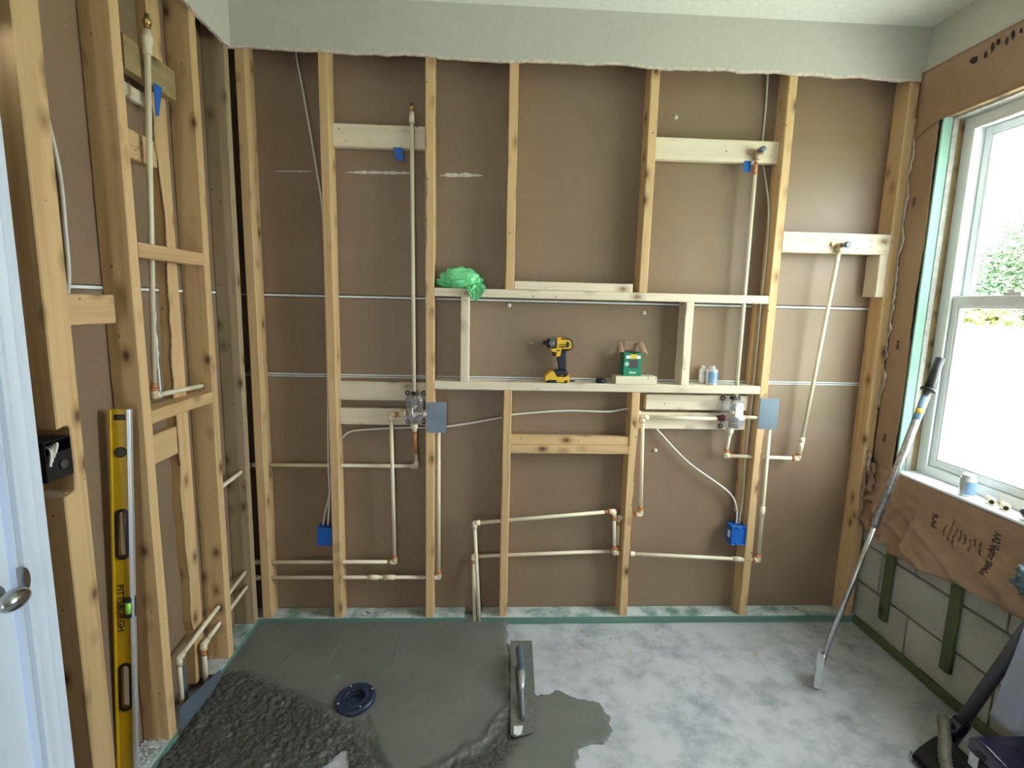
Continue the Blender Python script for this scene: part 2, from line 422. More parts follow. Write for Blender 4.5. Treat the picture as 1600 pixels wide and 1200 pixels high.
def crv(pts, n=8):
    # smooth polyline through control points
    pts = [Vector(p) for p in pts]; out = []
    for k in range(len(pts) - 1):
        p0 = pts[max(k - 1, 0)]; p1 = pts[k]; p2 = pts[k + 1]; p3 = pts[min(k + 2, len(pts) - 1)]
        for i in range(n):
            t = i / n
            out.append(.5 * ((2 * p1) + (p2 - p0) * t + (2 * p0 - 5 * p1 + 4 * p2 - p3) * t * t + (3 * p1 - p0 - 3 * p2 + p3) * t ** 3))
    out.append(pts[-1]); return out

# ================================================================== THE SETTING
T = .0127
# floor slab
fl = struct(build('floor', MB().box(-.25, W + .25, -4.5, .25, -.12, 0, .001), 'concrete'))
# ceiling
struct(build('ceiling', MB().box(-.25, W + .45, -4.55, .35, H, H + .12, .001), 'ceiling_paint'))

# back wall: outer slab, brown sheets of the room behind, painted band under the ceiling
wb = struct(build('wall_back', MB().box(-.2, W + .02, .089 + T, .22, 0, H, .001), 'paper'))
def sheet(x0, x1, z0, z1): build('drywall_sheet', MB().box(x0, x1, .089, .089 + T, z0, z1, .0015), 'paper', wb)
sheet(-.1, W, .015, 1.187); sheet(-.1, W, 1.203, 1.549); sheet(-.1, W, 1.566, H)
build('joint_tape', MB().box(-.1, W, .0875, .0945, 1.188, 1.193, .001), 'joint_white', wb)
build('joint_tape', MB().box(-.1, W, .0875, .0945, 1.197, 1.203, .001), 'joint_white', wb)
build('joint_tape', MB().box(-.1, W, .0878, .0945, 1.552, 1.561, .001), 'joint_white', wb)
def scuff(x0, x1, z, h, seed):                                     # chalk smear on the paper, rough thin film
    r = random.Random(seed); n = 26; up, dn = [], []
    for k in range(n + 1):
        t = k / n; w = h * min(1, 5 * t, 5 * (1 - t)) * r.uniform(.45, 1)
        up.append((x0 + (x1 - x0) * t, z + (t - .5) * .006 + w)); dn.append((x0 + (x1 - x0) * t, z + (t - .5) * .006 - w * .6))
    mb = MB()
    for k in range(n):
        mb.prism([up[k], up[k + 1], dn[k + 1], dn[k]], 'xz', .0884, .0892)
    build('chalk_smear', mb, 'chalk', wb)
scuff(.43, .74, 2.096, .010, 1); scuff(.84, 1.035, 2.097, .013, 2); scuff(.12, .30, 2.09, .004, 3)
def strip_down(x0, x1, y0, y1, za, zb, seed, n=40, side='x'):
    # painted drywall with a torn lower edge going from height za to zb
    j = jag(x0, x1, n, .006, seed)
    low = [(a, za + (zb - za) * (k / n) + d) for k, (a, d) in enumerate(j)]
    return low
low = strip_down(0, W, 0, 0, 2.540, 2.535, 11, 70)
mb = MB(); mb.prism(low + [(W, H), (0, H)], 'xz', -T, -.002); build('painted_drywall', mb, 'paint_wall', wb)
mb = MB()
for (a, b) in zip(low[:-1], low[1:]):
    mb.prism([(a[0], a[1] - .005 - .003 * random.random()), (b[0], b[1] - .005), (b[0], b[1] + .003), (a[0], a[1] + .003)], 'xz', -T - .0004, -.001)
build('torn_edge', mb, 'gypsum_edge', wb)

# left wall: brown sheets behind the studs, painted band above
wl = struct(build('wall_left', MB().box(-.2, -.089 - T, -1.19, .1, 0, H, .001), 'paper'))
for z0, z1 in ((.015, 1.553), (1.568, H)): build('drywall_sheet', MB().box(-.089 - T, -.089, -1.15, .095, z0, z1, .0015), 'paper', wl)
build('joint_tape', MB().box(-.0945, -.0875, -1.15, .089, 1.556, 1.565, .001), 'joint_white', wl)
r_ = random.Random(3); pa_ = [(1.20 + .48 * k / 24, -.475 + r_.uniform(-.003, .003)) for k in range(25)]
build('compound_bead', MB().prism([(y, z) for z, y in pa_] + [(y + .004 + r_.uniform(0, .009), z) for z, y in reversed(pa_)], 'yz', -.0888, -.086), 'joint_white', wl)
low = strip_down(-1.12, -T, 0, 0, 2.540, 2.537, 12)
mb = MB(); mb.prism(low + [(-T, H), (-1.12, H)], 'yz', .002, T); build('painted_drywall', mb, 'paint_side', wl)
mb = MB()
for (a, b) in zip(low[:-1], low[1:]): mb.prism([(a[0], a[1] - .004), (b[0], b[1] - .005), (b[0], b[1] + .003), (a[0], a[1] + .003)], 'yz', .001, T + .0005)
build('torn_edge', mb, 'gypsum_edge', wl)
build('door_side_panel', MB().box(-.12, 0.012, -4.4, -2.02, 0, H, .001), 'paint_side', wl)
build('door_head_panel', MB().box(-.12, 0.012, -2.02, -1.12, 2.10, H, .001), 'paint_side', wl)
build('drywall_strip', MB().box(.0, .0127, -1.145, -1.128, 0, 2.54, .001), 'gypsum_edge', wl)

# right wall: block courses (each block proud of its mortar), window opening y -0.135 .. -1.40, z .83 .. 2.345
WY0, WY1, WZ0, WZ1 = -.137, -1.40, .828, 2.350
wr = struct(build('wall_right', MB().box(W + .012, W + .2, WY1, .1, 0, WZ0, .001), 'joint'))
build('wall_panel', MB().box(W + .0, W + .2, WY0, .1, WZ0, H, .001), 'joint', wr)
build('wall_panel', MB().box(W + .0, W + .2, -4.4, WY1, 0, H, .001), 'paint_wall', wr)
build('wall_panel', MB().box(W + .0, W + .2, WY1, WY0, WZ1, H, .001), 'joint', wr)
for c, (z0, offs) in enumerate(((0.0, .108), (.214, -.114 + .406), (.415, .098))):
    z1 = (.209, .410, .612)[c]; y = offs
    while y > -1.4:
        y0 = max(y - .406 + .005, -1.4); y1 = min(y - .005, .09)
        if y1 > y0 + .02: build('block', MB().box(W + random.uniform(0, .0015), W + .03, y0, y1, z0 + .005, z1, .004), 'block', wr)
        y -= .406
low = strip_down(-4.4, -T, 0, 0, 2.536, 2.536, 13, 70)
mb = MB(); mb.prism(low + [(-T, H), (-4.4, H)], 'yz', W - T, W - .001); build('painted_drywall', mb, 'paint_wall', wr)
mb = MB()
for (a, b) in zip(low[:-1], low[1:]): mb.prism([(a[0], a[1] - .005), (b[0], b[1] - .005), (b[0], b[1] + .003), (a[0], a[1] + .003)], 'yz', W - T - .0005, W - .001)
build('torn_edge', mb, 'gypsum_edge', wr)

# rear wall behind the camera, with a narrow slit added for fill light
re_ = struct(build('wall_rear', MB().box(-.2, .60, -4.5, -4.4, 0, H, .001), 'paint_wall'))
build('wall_panel', MB().box(.82, W + .2, -4.5, -4.4, 0, H, .001), 'paint_wall', re_)
build('wall_panel', MB().box(.60, .82, -4.5, -4.4, 2.03, H, .001), 'paint_wall', re_)

# ------------------------------------------------------------------ window
X = W + .004
w1 = bpy.data.objects.new('window_1', None); COL.objects.link(w1); w1.location = (W + .1, (WY0 + WY1) / 2, WZ0); struct(w1)
def wp(name, x0, x1, y0, y1, z0, z1, mat, c=.002): return build(name, MB().box(x0, x1, y0, y1, z0, z1, c), mat, w1)
FX0, FX1 = 3.008, 3.085                    # vinyl frame
part_label(wp('jamb_board', W - .02, W + .022, WY0 - .010, WY0 + .0, WZ0, WZ1, 'mint_z'), 'mint green treated board edge')
wp('jamb_board', W + .022, W + .046, WY0 - .014, WY0, WZ0, WZ1, 'caulk_grey')
part_label(wp('jamb_board', W + .046, W + .075, WY0 - .012, WY0, WZ0, WZ1, 'olive_y'), 'weathered brown board')
part_label(wp('head_board', W - .02, W + .02, WY1, WY0, WZ1 - .010, WZ1, 'olive_y'), 'yellowish board edge')
wp('head_board', W + .02, W + .075, WY1, WY0, WZ1 - .018, WZ1, 'caulk_grey')
part_label(wp('sill_board', W - .03, W + .012, WY1, WY0 + .005, WZ0, WZ0 + .012, 'vinyl_white', .003), 'dusty white sill board')
part_label(wp('sill_board', W + .012, W + .08, WY1, WY0, WZ0, WZ0 + .010, 'joint_white'), 'caulked sill behind the board')
fy0, fy1, fz0, fz1 = WY0 - .010, WY1, WZ0 + .010, WZ1 - .018
f = MB(); f.box(FX0, FX1, fy0 - .050, fy0, fz0, fz1, .003).box(FX0, FX1, fy1, fy1 + .05, fz0, fz1, .003)
f.box(FX0, FX1, fy1 + .05, fy0 - .05, fz1 - .045, fz1, .003).box(FX0, FX1, fy1 + .05, fy0 - .05, fz0, fz0 + .042, .003)
fr = build('window_frame', f, 'vinyl_white', w1)
f = MB(); f.box(FX0 - .006, FX0 + .004, fy0 - .058, fy0 - .048, fz0 + .03, fz1 - .03, .002).box(FX0 - .006, FX0 + .004, fy1 + .05, fy0 - .05, fz1 - .052, fz1 - .043, .002)
build('glazing_stop', f, 'vinyl_white', fr)
mz = 1.597                                 # meeting rail
def sash(name, x0, x1, z0, z1, st, rt, rb):
    a, b_ = fy1 + .052, fy0 - .052
    s = MB(); s.box(x0, x1, b_ - st, b_, z0, z1, .003).box(x0, x1, a, a + st, z0, z1, .003)
    s.box(x0, x1, a + st, b_ - st, z1 - rt, z1, .003).box(x0, x1, a + st, b_ - st, z0, z0 + rb, .003)
    so = build(name, s, 'vinyl_white', w1)
    xm = (x0 + x1) / 2
    build('pane', MB().box(xm - .002, xm + .002, a + st - .004, b_ - st + .004, z0 + rb - .004, z1 - rt + .004, .0005), 'pane', so)
    g = MB()
    g.box(x0 + .004, x1 - .004, b_ - st - .008, b_ - st + .001, z0 + rb - .001, z1 - rt + .001, .002).box(x0 + .004, x1 - .004, a + st, b_ - st, z0 + rb - .001, z0 + rb + .007, .002).box(x0 + .004, x1 - .004, a + st, b_ - st, z1 - rt - .007, z1 - rt + .001, .002)
    build('glazing_bead', g, 'vinyl_white', so)
    return so
sash('upper_sash', 3.055, 3.083, 1.578, fz1 - .046, .028, .03, .028)
ls = sash('lower_sash', 3.018, 3.050, fz0 + .044, 1.618, .030, .045, .030)
l = MB().box(3.004, 3.022, -.50, -.44, 1.612, 1.632, .004); l.box(3.002, 3.014, -.475, -.455, 1.626, 1.640, .003); build('sash_lock', l, 'vinyl_white', ls)

# ------------------------------------------------------------------ door on the left
d1 = struct(build('door_1', MB().box(-.034, .0, -2.0, -1.205, .01, 2.04, .003), 'door_white'))
for (z0, z1) in ((.15, .80), (1.08, 1.92)):            # raised panels
    for (ya, yb) in ((-1.56, -1.32), (-1.90, -1.66)):
        build('door_panel', MB().box(-.002, .007, ya, yb, z0, z1, .006), 'door_white', d1)
c = MB()
prof = [(-1.196, .0), (-1.196, .024), (-1.190, .028), (-1.184, .024), (-1.176, .022), (-1.168, .026), (-1.160, .030), (-1.152, .027), (-1.146, .031), (-1.136, .033), (-1.1315, .030), (-1.1315, .0127)]
c.prism([(b_, a) for a, b_ in prof], 'xy', 0, 2.11)
build('door_casing', c, 'door_white', d1)
build('door_jamb', MB().box(-.11, .012, -1.200, -1.186, 0, 2.06, .002), 'door_white', d1)
k = MB().lathe([(.031, 0), (.033, .004), (.030, .010), (.016, .013), (.012, .030)], (0, -1.262, .885), (1, 0, 0), 28)
kn = build('knob_rose', k, 'nickel', d1)
k = MB().lathe([(.010, 0), (.018, .004), (.026, .014), (.027, .024), (.022, .034), (.010, .040)], (.028, -1.258, .885), (1, .0, 0), 28)
k.xf(Matrix.Translation((.03, -1.255, .885)) @ Matrix.Diagonal((1, 1.35, .85, 1)) @ Matrix.Translation((-.03, 1.255, -.885)))
build('door_knob', k, 'nickel', d1)
mb = MB().prism([(-1.205, .93)] + [(-1.205 + .016 * math.sin(t * math.pi / 8), .90 + .03 * math.cos(t * math.pi / 8)) for t in range(9)] + [(-1.205, .87)], 'yz', .012, .0285)
build('strike_plate', mb, 'nickel', d1)

# ================================================================== FRAMING
def board(name, x0, x1, y0, y1, z0, z1, axis, mat, label, cat='stud', group=None, c=.003, n=10, jit=.0009, parent=None):
    o = build(name, MB().box(x0, x1, y0, y1, z0, z1, c, axis, n, jit), M[mat + '_' + axis], parent)
    if parent is None: tag(o, label, cat, group)
    return o
D = .0885
ZP = .0385                                  # top of the sole plates
stud1 = board('wall_stud', .020, .060, 0, D, ZP, 2.70, 'z', 'old', 'full height wood stud of the back wall in the left corner')
stud2 = board('wall_stud', .353, .391, 0, D, ZP, 2.70, 'z', 'old', 'back wall stud left of the tall riser, blue box on its left side')
stud3 = board('wall_stud', .788, .826, 0, D, ZP, 2.70, 'z', 'old', 'back wall stud at the left end of the niche shelves, steel plate on it')
stud4 = board('wall_stud', 1.138, 1.176, 0, D, 1.605, 2.70, 'z', 'old', 'upper short stud of the back wall above the niche, left of the middle bay')
stud5 = board('wall_stud', 1.735, 1.773, 0, D, 1.605, 2.70, 'z', 'old', 'upper short stud of the back wall above the niche, right of the middle bay')
stud4b = board('wall_stud', 1.141, 1.179, 0, D, ZP, 1.152, 'z', 'old', 'lower short stud under the niche shelf, left of the two')
stud5b = board('wall_stud', 1.731, 1.769, 0, D, ZP, 1.152, 'z', 'old', 'lower short stud under the niche shelf, right of the two, with bark on its edge')
stud6 = board('wall_stud', 2.333, 2.371, 0, D, ZP, 2.70, 'z', 'old', 'stud at the right end of the niche shelves, blue box on its left side')
stud7 = board('wall_stud', 2.868, 2.914, 0, D, ZP, 2.70, 'z', 'old', 'back wall stud in the right corner beside the torn foil paper')
def bark_edge(par, x, sgn, z0, z1, seed):
    r = random.Random(seed); n = 30; ed = []; c = 0
    for k in range(n + 1):
        c = c * .7 + r.uniform(-.002, .003); w = max(.0015, min(.008, .004 + c)) * min(1, 6 * k / n, 6 * (1 - k / n)); ed.append((x - sgn * w, z0 + (z1 - z0) * k / n))
    build('bark', MB().prism(ed + [(x + sgn * .0012, z1), (x + sgn * .0012, z0)], 'xz', -.0008, .025), 'bark', par)
bark_edge(stud5b, 1.769, 1, .15, .95, 1); bark_edge(stud3, .788, -1, 1.70, 2.30, 2); bark_edge(stud6, 2.371, 1, .55, .95, 3)
jackA = board('jack_stud', 2.301, 2.3325, .0525, D, .55, 1.152, 'z', 'old', 'thin wood strip beside the right niche stud, below the shelf', 'strip')
jackB = board('jack_stud', 2.301, 2.3325, .052, D, 1.1905, 1.568, 'z', 'old', 'thin wood strip beside the right niche stud, between the two shelves', 'strip')
# niche boards
shelf_top = board('shelf_board', .8265, 2.3325, 0, D, 1.568, 1.6045, 'x', 'new', 'upper long pale niche shelf board with a green bag on its left end', 'shelf', 'niche boards', n=18)
shelf_low = board('shelf_board', .8265, 2.3325, 0, D, 1.1525, 1.190, 'x', 'new', 'lower long pale niche shelf board carrying the impact driver', 'shelf', 'niche boards', n=18)
board('niche_post', .943, .981, 0, D, 1.1905, 1.5675, 'z', 'new', 'short pale upright at the left of the niche', 'post')
board('niche_post', 1.954, 1.992, 0, D, 1.1905, 1.5675, 'z', 'new', 'short pale upright at the right of the niche beside the small can', 'post')
board('filler_board', 1.1785, 1.708, .004, .0425, 1.605, 1.642, 'x', 'new', 'loose pale board lying on the upper niche shelf between the two short studs', 'board')
# horizontal blocking in the back wall
blkA = board('blocking_board', .3915, .7875, .050, .088, 2.190, 2.284, 'x', 'new', 'pale blocking board behind the left riser pipe, blue tape under it', 'board')
blkB = board('blocking_board', 1.7735, 2.3325, .038, .0765, 2.184, 2.276, 'x', 'new', 'pale upper blocking board holding the right shower elbow', 'board')
blkC = board('blocking_board', 2.3715, 2.8675, .0, .0385, 1.800, 1.889, 'x', 'new', 'pale blocking board between the two rightmost studs with a pipe elbow on it', 'board')
blkD = board('support_block', 2.829, 2.8675, 0, D, 1.612, 1.7995, 'z', 'new', 'short block nailed to the right corner stud under the blocking board', 'block')
board('blocking_board', .3915, .7875, .047, .0855, 1.089, 1.174, 'x', 'new', 'upper blocking board behind the left mixing valve', 'board')
board('blocking_board', .3915, .7875, .047, .0855, .975, 1.051, 'x', 'new', 'lower blocking board behind the left mixing valve', 'board')
board('blocking_board', 1.815, 2.300, .047, .0855, 1.064, 1.137, 'x', 'new', 'upper blocking board behind the right mixing valve', 'board')
board('blocking_board', 1.7735, 2.300, .047, .0855, .971, 1.050, 'x', 'new', 'lower blocking board behind the right mixing valve', 'board')
board('blocking_board', 1.1795, 1.7305, .001, .0395, .858, .8975, 'x', 'old', 'lower of two stacked boards between the two lower short studs', 'board')
board('blocking_board', 1.1795, 1.7305, .006, .0445, .898, .940, 'x', 'old', 'upper of two stacked boards between the two lower short studs', 'board')
# sole plates
board('sole_plate', -.0885, .975, 0, D, .0, ZP, 'x', 'teal', 'teal treated floor plate of the back wall, left piece in wet mortar', 'plate', n=14)
board('sole_plate', 1.055, W - .001, 0, D, .0, ZP, 'x', 'teal', 'teal treated floor plate of the back wall, right piece dusted white', 'plate', n=18)
board('sole_plate', -.0885, 0, -.385, -.001, .0, ZP, 'y', 'teal', 'dusty teal floor plate of the left wall, back corner piece', 'plate', n=8)
board('sole_plate', -.0885, 0, -1.12, -.665, .0, ZP, 'y', 'teal', 'dusty teal floor plate of the left wall near the door, under rubble', 'plate', n=8)
# left wall studs
lst4 = board('wall_stud', -.0885, 0, -.043, -.005, ZP, 2.70, 'z', 'aged', 'left wall stud right in the back corner')
lst3 = board('wall_stud', -.0885, 0, -.290, -.248, ZP, 2.70, 'z', 'old', 'left wall stud second from the back corner, two low pipes passing through it')
lst2 = board('wall_stud', -.0885, 0, -.709, -.668, ZP, 2.70, 'z', 'old', 'knotty left wall stud right behind the yellow level')
# stud by the door, notched around the switch box
mb = MB()
mb.prism([(-1.036, ZP), (-.957, ZP), (-.957, 2.70), (-1.036, 2.70), (-1.036, 1.205), (-1.010, 1.210), (-.996, 1.205), (-.9945, 1.10), (-1.000, 1.035), (-1.036, 1.030)], 'yz', -.0885, 0)
lst1 = tag(build('wall_stud', mb, 'old_z'), 'thick left wall stud beside the door, notched around the black switch box', 'stud')
bv = lst1.modifiers.new('bevel', 'BEVEL'); bv.width = .003; bv.segments = 1; bv.limit_method = 'ANGLE'
# rough flat stud between the second and third studs: ragged, barky edge
mb = MB(); r = random.Random(5); n = 60; L1 = []
pe = 0
for k in range(n + 1):
    z = ZP + (2.70 - ZP) * k / n; pe = pe * .7 + r.uniform(-.006, .006)
    L1.append((z, -.440 + pe + (.008 if 1.6 < z < 2.0 else 0)))
poly = [(y, z) for z, y in L1] + [(-.372, 2.70), (-.366, 1.2), (-.366, ZP)]
mb.prism(poly, 'yz', -.0885, -.057)
lstM = tag(build('wall_stud', mb, 'old_z'), 'rough flat stud with a ragged barky edge, recessed in the left wall', 'stud')
seg = L1[20:50]; mb = MB()
mb.prism([(y - .0015, z) for z, y in seg] + [(y + r.uniform(.0, .0045) + .0005, z) for z, y in reversed(seg)], 'yz', -.063, -.0562)
build('bark', mb, 'bark', lstM)
# left wall blocking
board('blocking_board', -.045, -.006, -.9565, -.785, 1.460, 1.540, 'y', 'old', 'block between the door stud and the knotty stud, above the yellow level', 'board', n=5)
board('blocking_board', -.0265, 0, -.6675, -.2905, 1.655, 1.702, 'y', 'old', 'narrow cross board on the left wall in front of the white riser pipe', 'board', n=8)
lsill = board('blocking_board', -.0885, 0, -.6675, -.2905, 1.136, 1.178, 'y', 'old', 'flat cross board on the left wall under the pipe elbow, dusty top', 'board', n=8)
board('blocking_board', -.0885, -.055, -.6675, -.448, .975, 1.075, 'y', 'old', 'short orange block low between the knotty stud and the ragged stud', 'board', n=5)
board('blocking_board', -.080, -.042, -.6675, -.520, 1.958, 2.045, 'y', 'old', 'short block left of the riser pipe below the blue tape', 'board', n=5)
board('blocking_board', -.0885, -.058, -.505, -.442, 1.965, 2.050, 'y', 'old', 'short block right of the riser pipe, against the ragged stud', 'board', n=4)
gb = MB().box(-.056, -.018, -.632, -.372, 2.205, 2.300, .003, 'y', 6, .001)
tag(build('blocking_board', gb, 'olive_y'), 'greenish treated block high on the left wall behind the brass pipe end', 'board')
board('furring_strip', -.0885, -.066, -.6675, -.452, 2.150, 2.192, 'y', 'new', 'pale strip just below the greenish treated block', 'strip', n=4)
# green furring on the block wall
board('furring_strip', W - .0195, W - .0005, -.200, -.154, .125, .82, 'z', 'treated', 'green furring strip on the block wall, nearest the back corner', 'strip')
board('furring_strip', W - .0195, W - .0005, -.541, -.493, .121, .82, 'z', 'treated', 'green furring strip on the block wall, second from the back corner', 'strip')
board('base_strip', W - .0195, W - .0005, -.398, -.001, 0, .038, 'y', 'treated', 'dark green strip along the foot of the block wall, back piece', 'strip')
board('base_strip', W - .0195, W - .0005, -1.30, -.4005, 0, .040, 'y', 'treated', 'lighter green strip along the foot of the block wall, front piece', 'strip')

# ================================================================== PIPES
PR = .0088
def socket(mb, p, d, ln=.026, r=PR * 1.42): p = Vector(p); mb.tube([p, p + d * ln], r, 12)
def pipe_run(pts, label, primer=(), couplings=(), mat='cpvc', group=None, ends=()):
    pts = [Vector(p) for p in pts]; base = min(pts, key=lambda p: p.z)
    e = empty('water_pipe', base, label, 'pipe', group)
    for a, b in zip(pts[:-1], pts[1:]):
        build('pipe', MB().tube([a, b], PR, 14), mat, e)
    for i in range(1, len(pts) - 1):
        p = pts[i]; d0 = (pts[i - 1] - p).normalized(); d1 = (pts[i + 1] - p).normalized()
        m = MB(); socket(m, p, d0); socket(m, p, d1); m.ball(p, PR * 1.43, 12, 8)
        el = build('elbow', m, mat, e)
        if i in primer:
            m = MB()
            for d in (d0, d1):
                if random.random() < .8: m.tube([p + d * .0255, p + d * (.031 + .016 * random.random())], PR * 1.06, 12); m.tube([p + d * .018, p + d * .0265], PR * 1.46, 12)
            if m.v: part_label(build('primer_stain', m, 'primer_orange', el), 'orange primer ring at the joint')
    for (i, t) in couplings:
        p = pts[i].lerp(pts[i + 1], t); d = (pts[i + 1] - pts[i]).normalized()
        build('coupling', MB().tube([p - d * .026, p + d * .026], PR * 1.4, 12), mat, e)
    return e
X0 = -.033
r1 = pipe_run([(X0, -.575, .0), (X0, -.575, .246), (-.030, .036, .304), (.636, .036, .305), (.629, .020, 1.029), (.703, .012, 1.031)], 'pipe run from the nearest left wall riser to the side of the left valve', (3, 4))
r2 = pipe_run([(X0, -.410, .0), (X0, -.410, .188), (-.028, .030, .229), (.847, .030, .229), (.845, .030, 1.03), (.774, .012, 1.030)], 'lowest pipe run from the second left wall riser to the left steel plate', (1, 3), ((2, .73), (2, .64)))
r3 = pipe_run([(-.026, -.247, .766), (-.026, .062, .774), (.739, .062, .774), (.737, .012, .985)], 'pipe run across the left bays up into the bottom of the left valve', (3,))
build('primer_stain', MB().tube([(.7384, .0465, .84), (.7373, .0195, .954)], PR * 1.05, 12), 'primer_orange', r3)
rl = pipe_run([(.002, -.552, 2.285), (-.068, -.538, 1.204), (-.036, -.272, 1.200)], 'white riser pipe on the left wall with a brass end at its top', (1,))
build('adapter', MB().lathe([(.0125, 0), (.0125, .028), (.015, .03), (.015, .052), (.0115, .055), (.0115, .07)], (.002, -.552, 2.275), (.06, 0, 1), 16), 'cpvc', rl)
part_label(build('brass_end', MB().lathe([(.009, 0), (.009, .014), (.012, .015), (.012, .03), (.007, .032), (.007, .045)], (.006, -.552, 2.345), (.06, 0, 1), 16), 'brass', rl), 'brass threaded end')
ra = pipe_run([(.729, .030, 2.295), (.735, .012, 1.135)], 'tall shower riser pipe with a brass end, left of the niche')
build('adapter', MB().lathe([(.0125, 0), (.0125, .034), (.0095, .036), (.0095, .046)], (.729, .030, 2.288), (0, 0, 1), 16), 'cpvc', ra)
part_label(build('brass_end', MB().lathe([(.0085, 0), (.0085, .008), (.011, .009), (.011, .022), (.007, .024), (.007, .034)], (.729, .030, 2.333), (0, 0, 1), 16), 'brass', ra), 'brass threaded end')
def drop_ear(p, par):
    x, y, z = p
    m = MB().tube([(x, y, z - .03), (x, y, z)], .0135, 14); m.ball((x, y, z), .0138, 14, 8); m.tube([(x, y, z), (x, y - .022, z)], .0125, 14)
    m.box(x - .034, x - .008, y + .004, y + .011, z - .006, z + .016, .002).box(x + .008, x + .034, y + .004, y + .011, z - .006, z + .016, .002)
    part_label(build('drop_ear_elbow', m, 'bronze', par), 'bronze elbow screwed to the board')
    m = MB().lathe([(.010, 0), (.010, .02), (.0135, .021), (.0135, .036), (.006, .038)], (x, y - .020, z), (0, -1, 0), 8)
    part_label(build('test_plug', m, 'steel_plate', par), 'dark grey plug')
rb = pipe_run([(2.228, .022, 2.20), (2.231, .022, 1.135)], 'tall right riser from its elbow on the upper board down through both shelves')
build('primer_stain', MB().tube([(2.228, .022, 2.13), (2.228, .022, 2.18)], PR * 1.05, 12), 'primer_orange', rb)
drop_ear((2.228, .022, 2.222), rb)
rc2 = pipe_run([(1.024, .004, .0), (1.012, .058, .322), (1.722, .060, .350), (1.717, .060, .522), (1.822, .050, .545), (1.797, .030, 1.030), (2.172, .012, 1.032)], 'left of two pipes rising from the floor gap, feeding the left of the right valve', (1, 2, 3, 4))
rc1 = pipe_run([(1.047, .004, .0), (1.016, .022, .508), (1.682, .022, .570), (1.697, .024, .357), (2.409, .0105, .326), (2.402, .013, 1.040), (2.254, .012, 1.040)], 'right of two pipes rising from the floor gap, ending under the right steel plate', (2, 3, 4), ((3, .10), (3, .86), (4, .35)))
rd = pipe_run([(2.214, .012, .985), (2.209, .030, .848), (2.566, .030, .838), (2.573, .026, .918), (2.626, -.014, 1.81)], 'thin right pipe curving up from the right valve to the elbow on the rightmost board', (1, 2))
build('coupling', MB().tube([(2.5695, .0286, .865), (2.5758, .0245, .94)], PR * 1.4, 12), 'cpvc', rd)
drop_ear((2.626, -.0125, 1.832), rd)

# holes in the studs
def hole(o, p, q, r=PR * 1.35): cut(o, cyl(p, q, r))
for st in (lst3, lst4):
    y0, y1 = (-.31, -.23) if st is lst3 else (-.07, .01)
    for a, b in (((X0, -.575, .246), (-.030, .036, .304)), ((X0, -.410, .188), (-.028, .030, .229)), ((-.026, -.247, .766), (-.026, .062, .774)), ((-.068, -.538, 1.204), (-.036, -.272, 1.200))):
        if (a[2] > 1 and st is lst4) or (.7 < a[2] < .8 and st is lst3): continue
        f_ = lambda y: tuple(a[i] + (b[i] - a[i]) * (y - a[1]) / (b[1] - a[1]) for i in range(3))
        hole(st, f_(y0), f_(y1))
def xholes(st, x0, x1, lst):
    for (y, z, r) in lst: hole(st, (x0 - .02, y, z), (x1 + .02, y, z), r)
q = PR * 1.35
xholes(stud1, .02, .06, [(.036, .3045, q), (.030, .229, q), (.062, .774, q)])
xholes(stud2, .353, .391, [(.036, .3047, q), (.030, .229, q), (.062, .774, q)])
xholes(stud3, .788, .826, [(.030, .229, q), (.012, 1.030, q), (.062, .963, .008)])
xholes(stud4b, 1.141, 1.179, [(.022, .521, q), (.058, .328, q), (.062, 1.021, .009)])
xholes(stud5b, 1.731, 1.769, [(.024, .3555, q), (.0575, .527, q * 1.3), (.060, 1.064, .009)])
xholes(stud6, 2.333, 2.371, [(.0112, .328, q), (.030, .8445, q), (.0126, 1.040, q)])
for sh, z in ((shelf_top, 1.58), (shelf_low, 1.17)):
    cut(sh, cyl((2.2305, .022, z - .05), (2.2305, .022, z + .05), q)); cut(sh, cyl((2.320, .040, z - .05), (2.320, .040, z + .05), .0075))

# ------------------------------------------------------------------ mixing valves
def rbox(cx, cz, y0, y1, hw, hh, rad, taper=.85):
    # rounded box, its front (y0) a little smaller: rings of a rounded rectangle
    def ring(w, h, y, k=5):
        out = []; rr = min(rad, w, h)
        for (sx, sz, a0) in ((1, 1, 0), (-1, 1, 90), (-1, -1, 180), (1, -1, 270)):
            for i in range(k + 1):
                a = math.radians(a0 + 90 * i / k); out.append((cx + sx * (w - rr) + rr * math.cos(a), y, cz + sz * (h - rr) + rr * math.sin(a)))
        return out
    ys = [(y1, 1), (y0 + .018, taper + .1), (y0 + .006, taper + .04), (y0, taper - .05)]
    m = MB(); vs = []; nn = 24
    for y, s_ in ys: vs += ring(hw * s_, hh * s_, y)
    fs = []
    for k in range(len(ys) - 1):
        for j in range(nn): fs.append((k * nn + j, k * nn + (j + 1) % nn, (k + 1) * nn + (j + 1) % nn, (k + 1) * nn + j))
    fs.append(tuple(range((len(ys) - 1) * nn, len(ys) * nn)))
    return m.add(vs, fs, True)
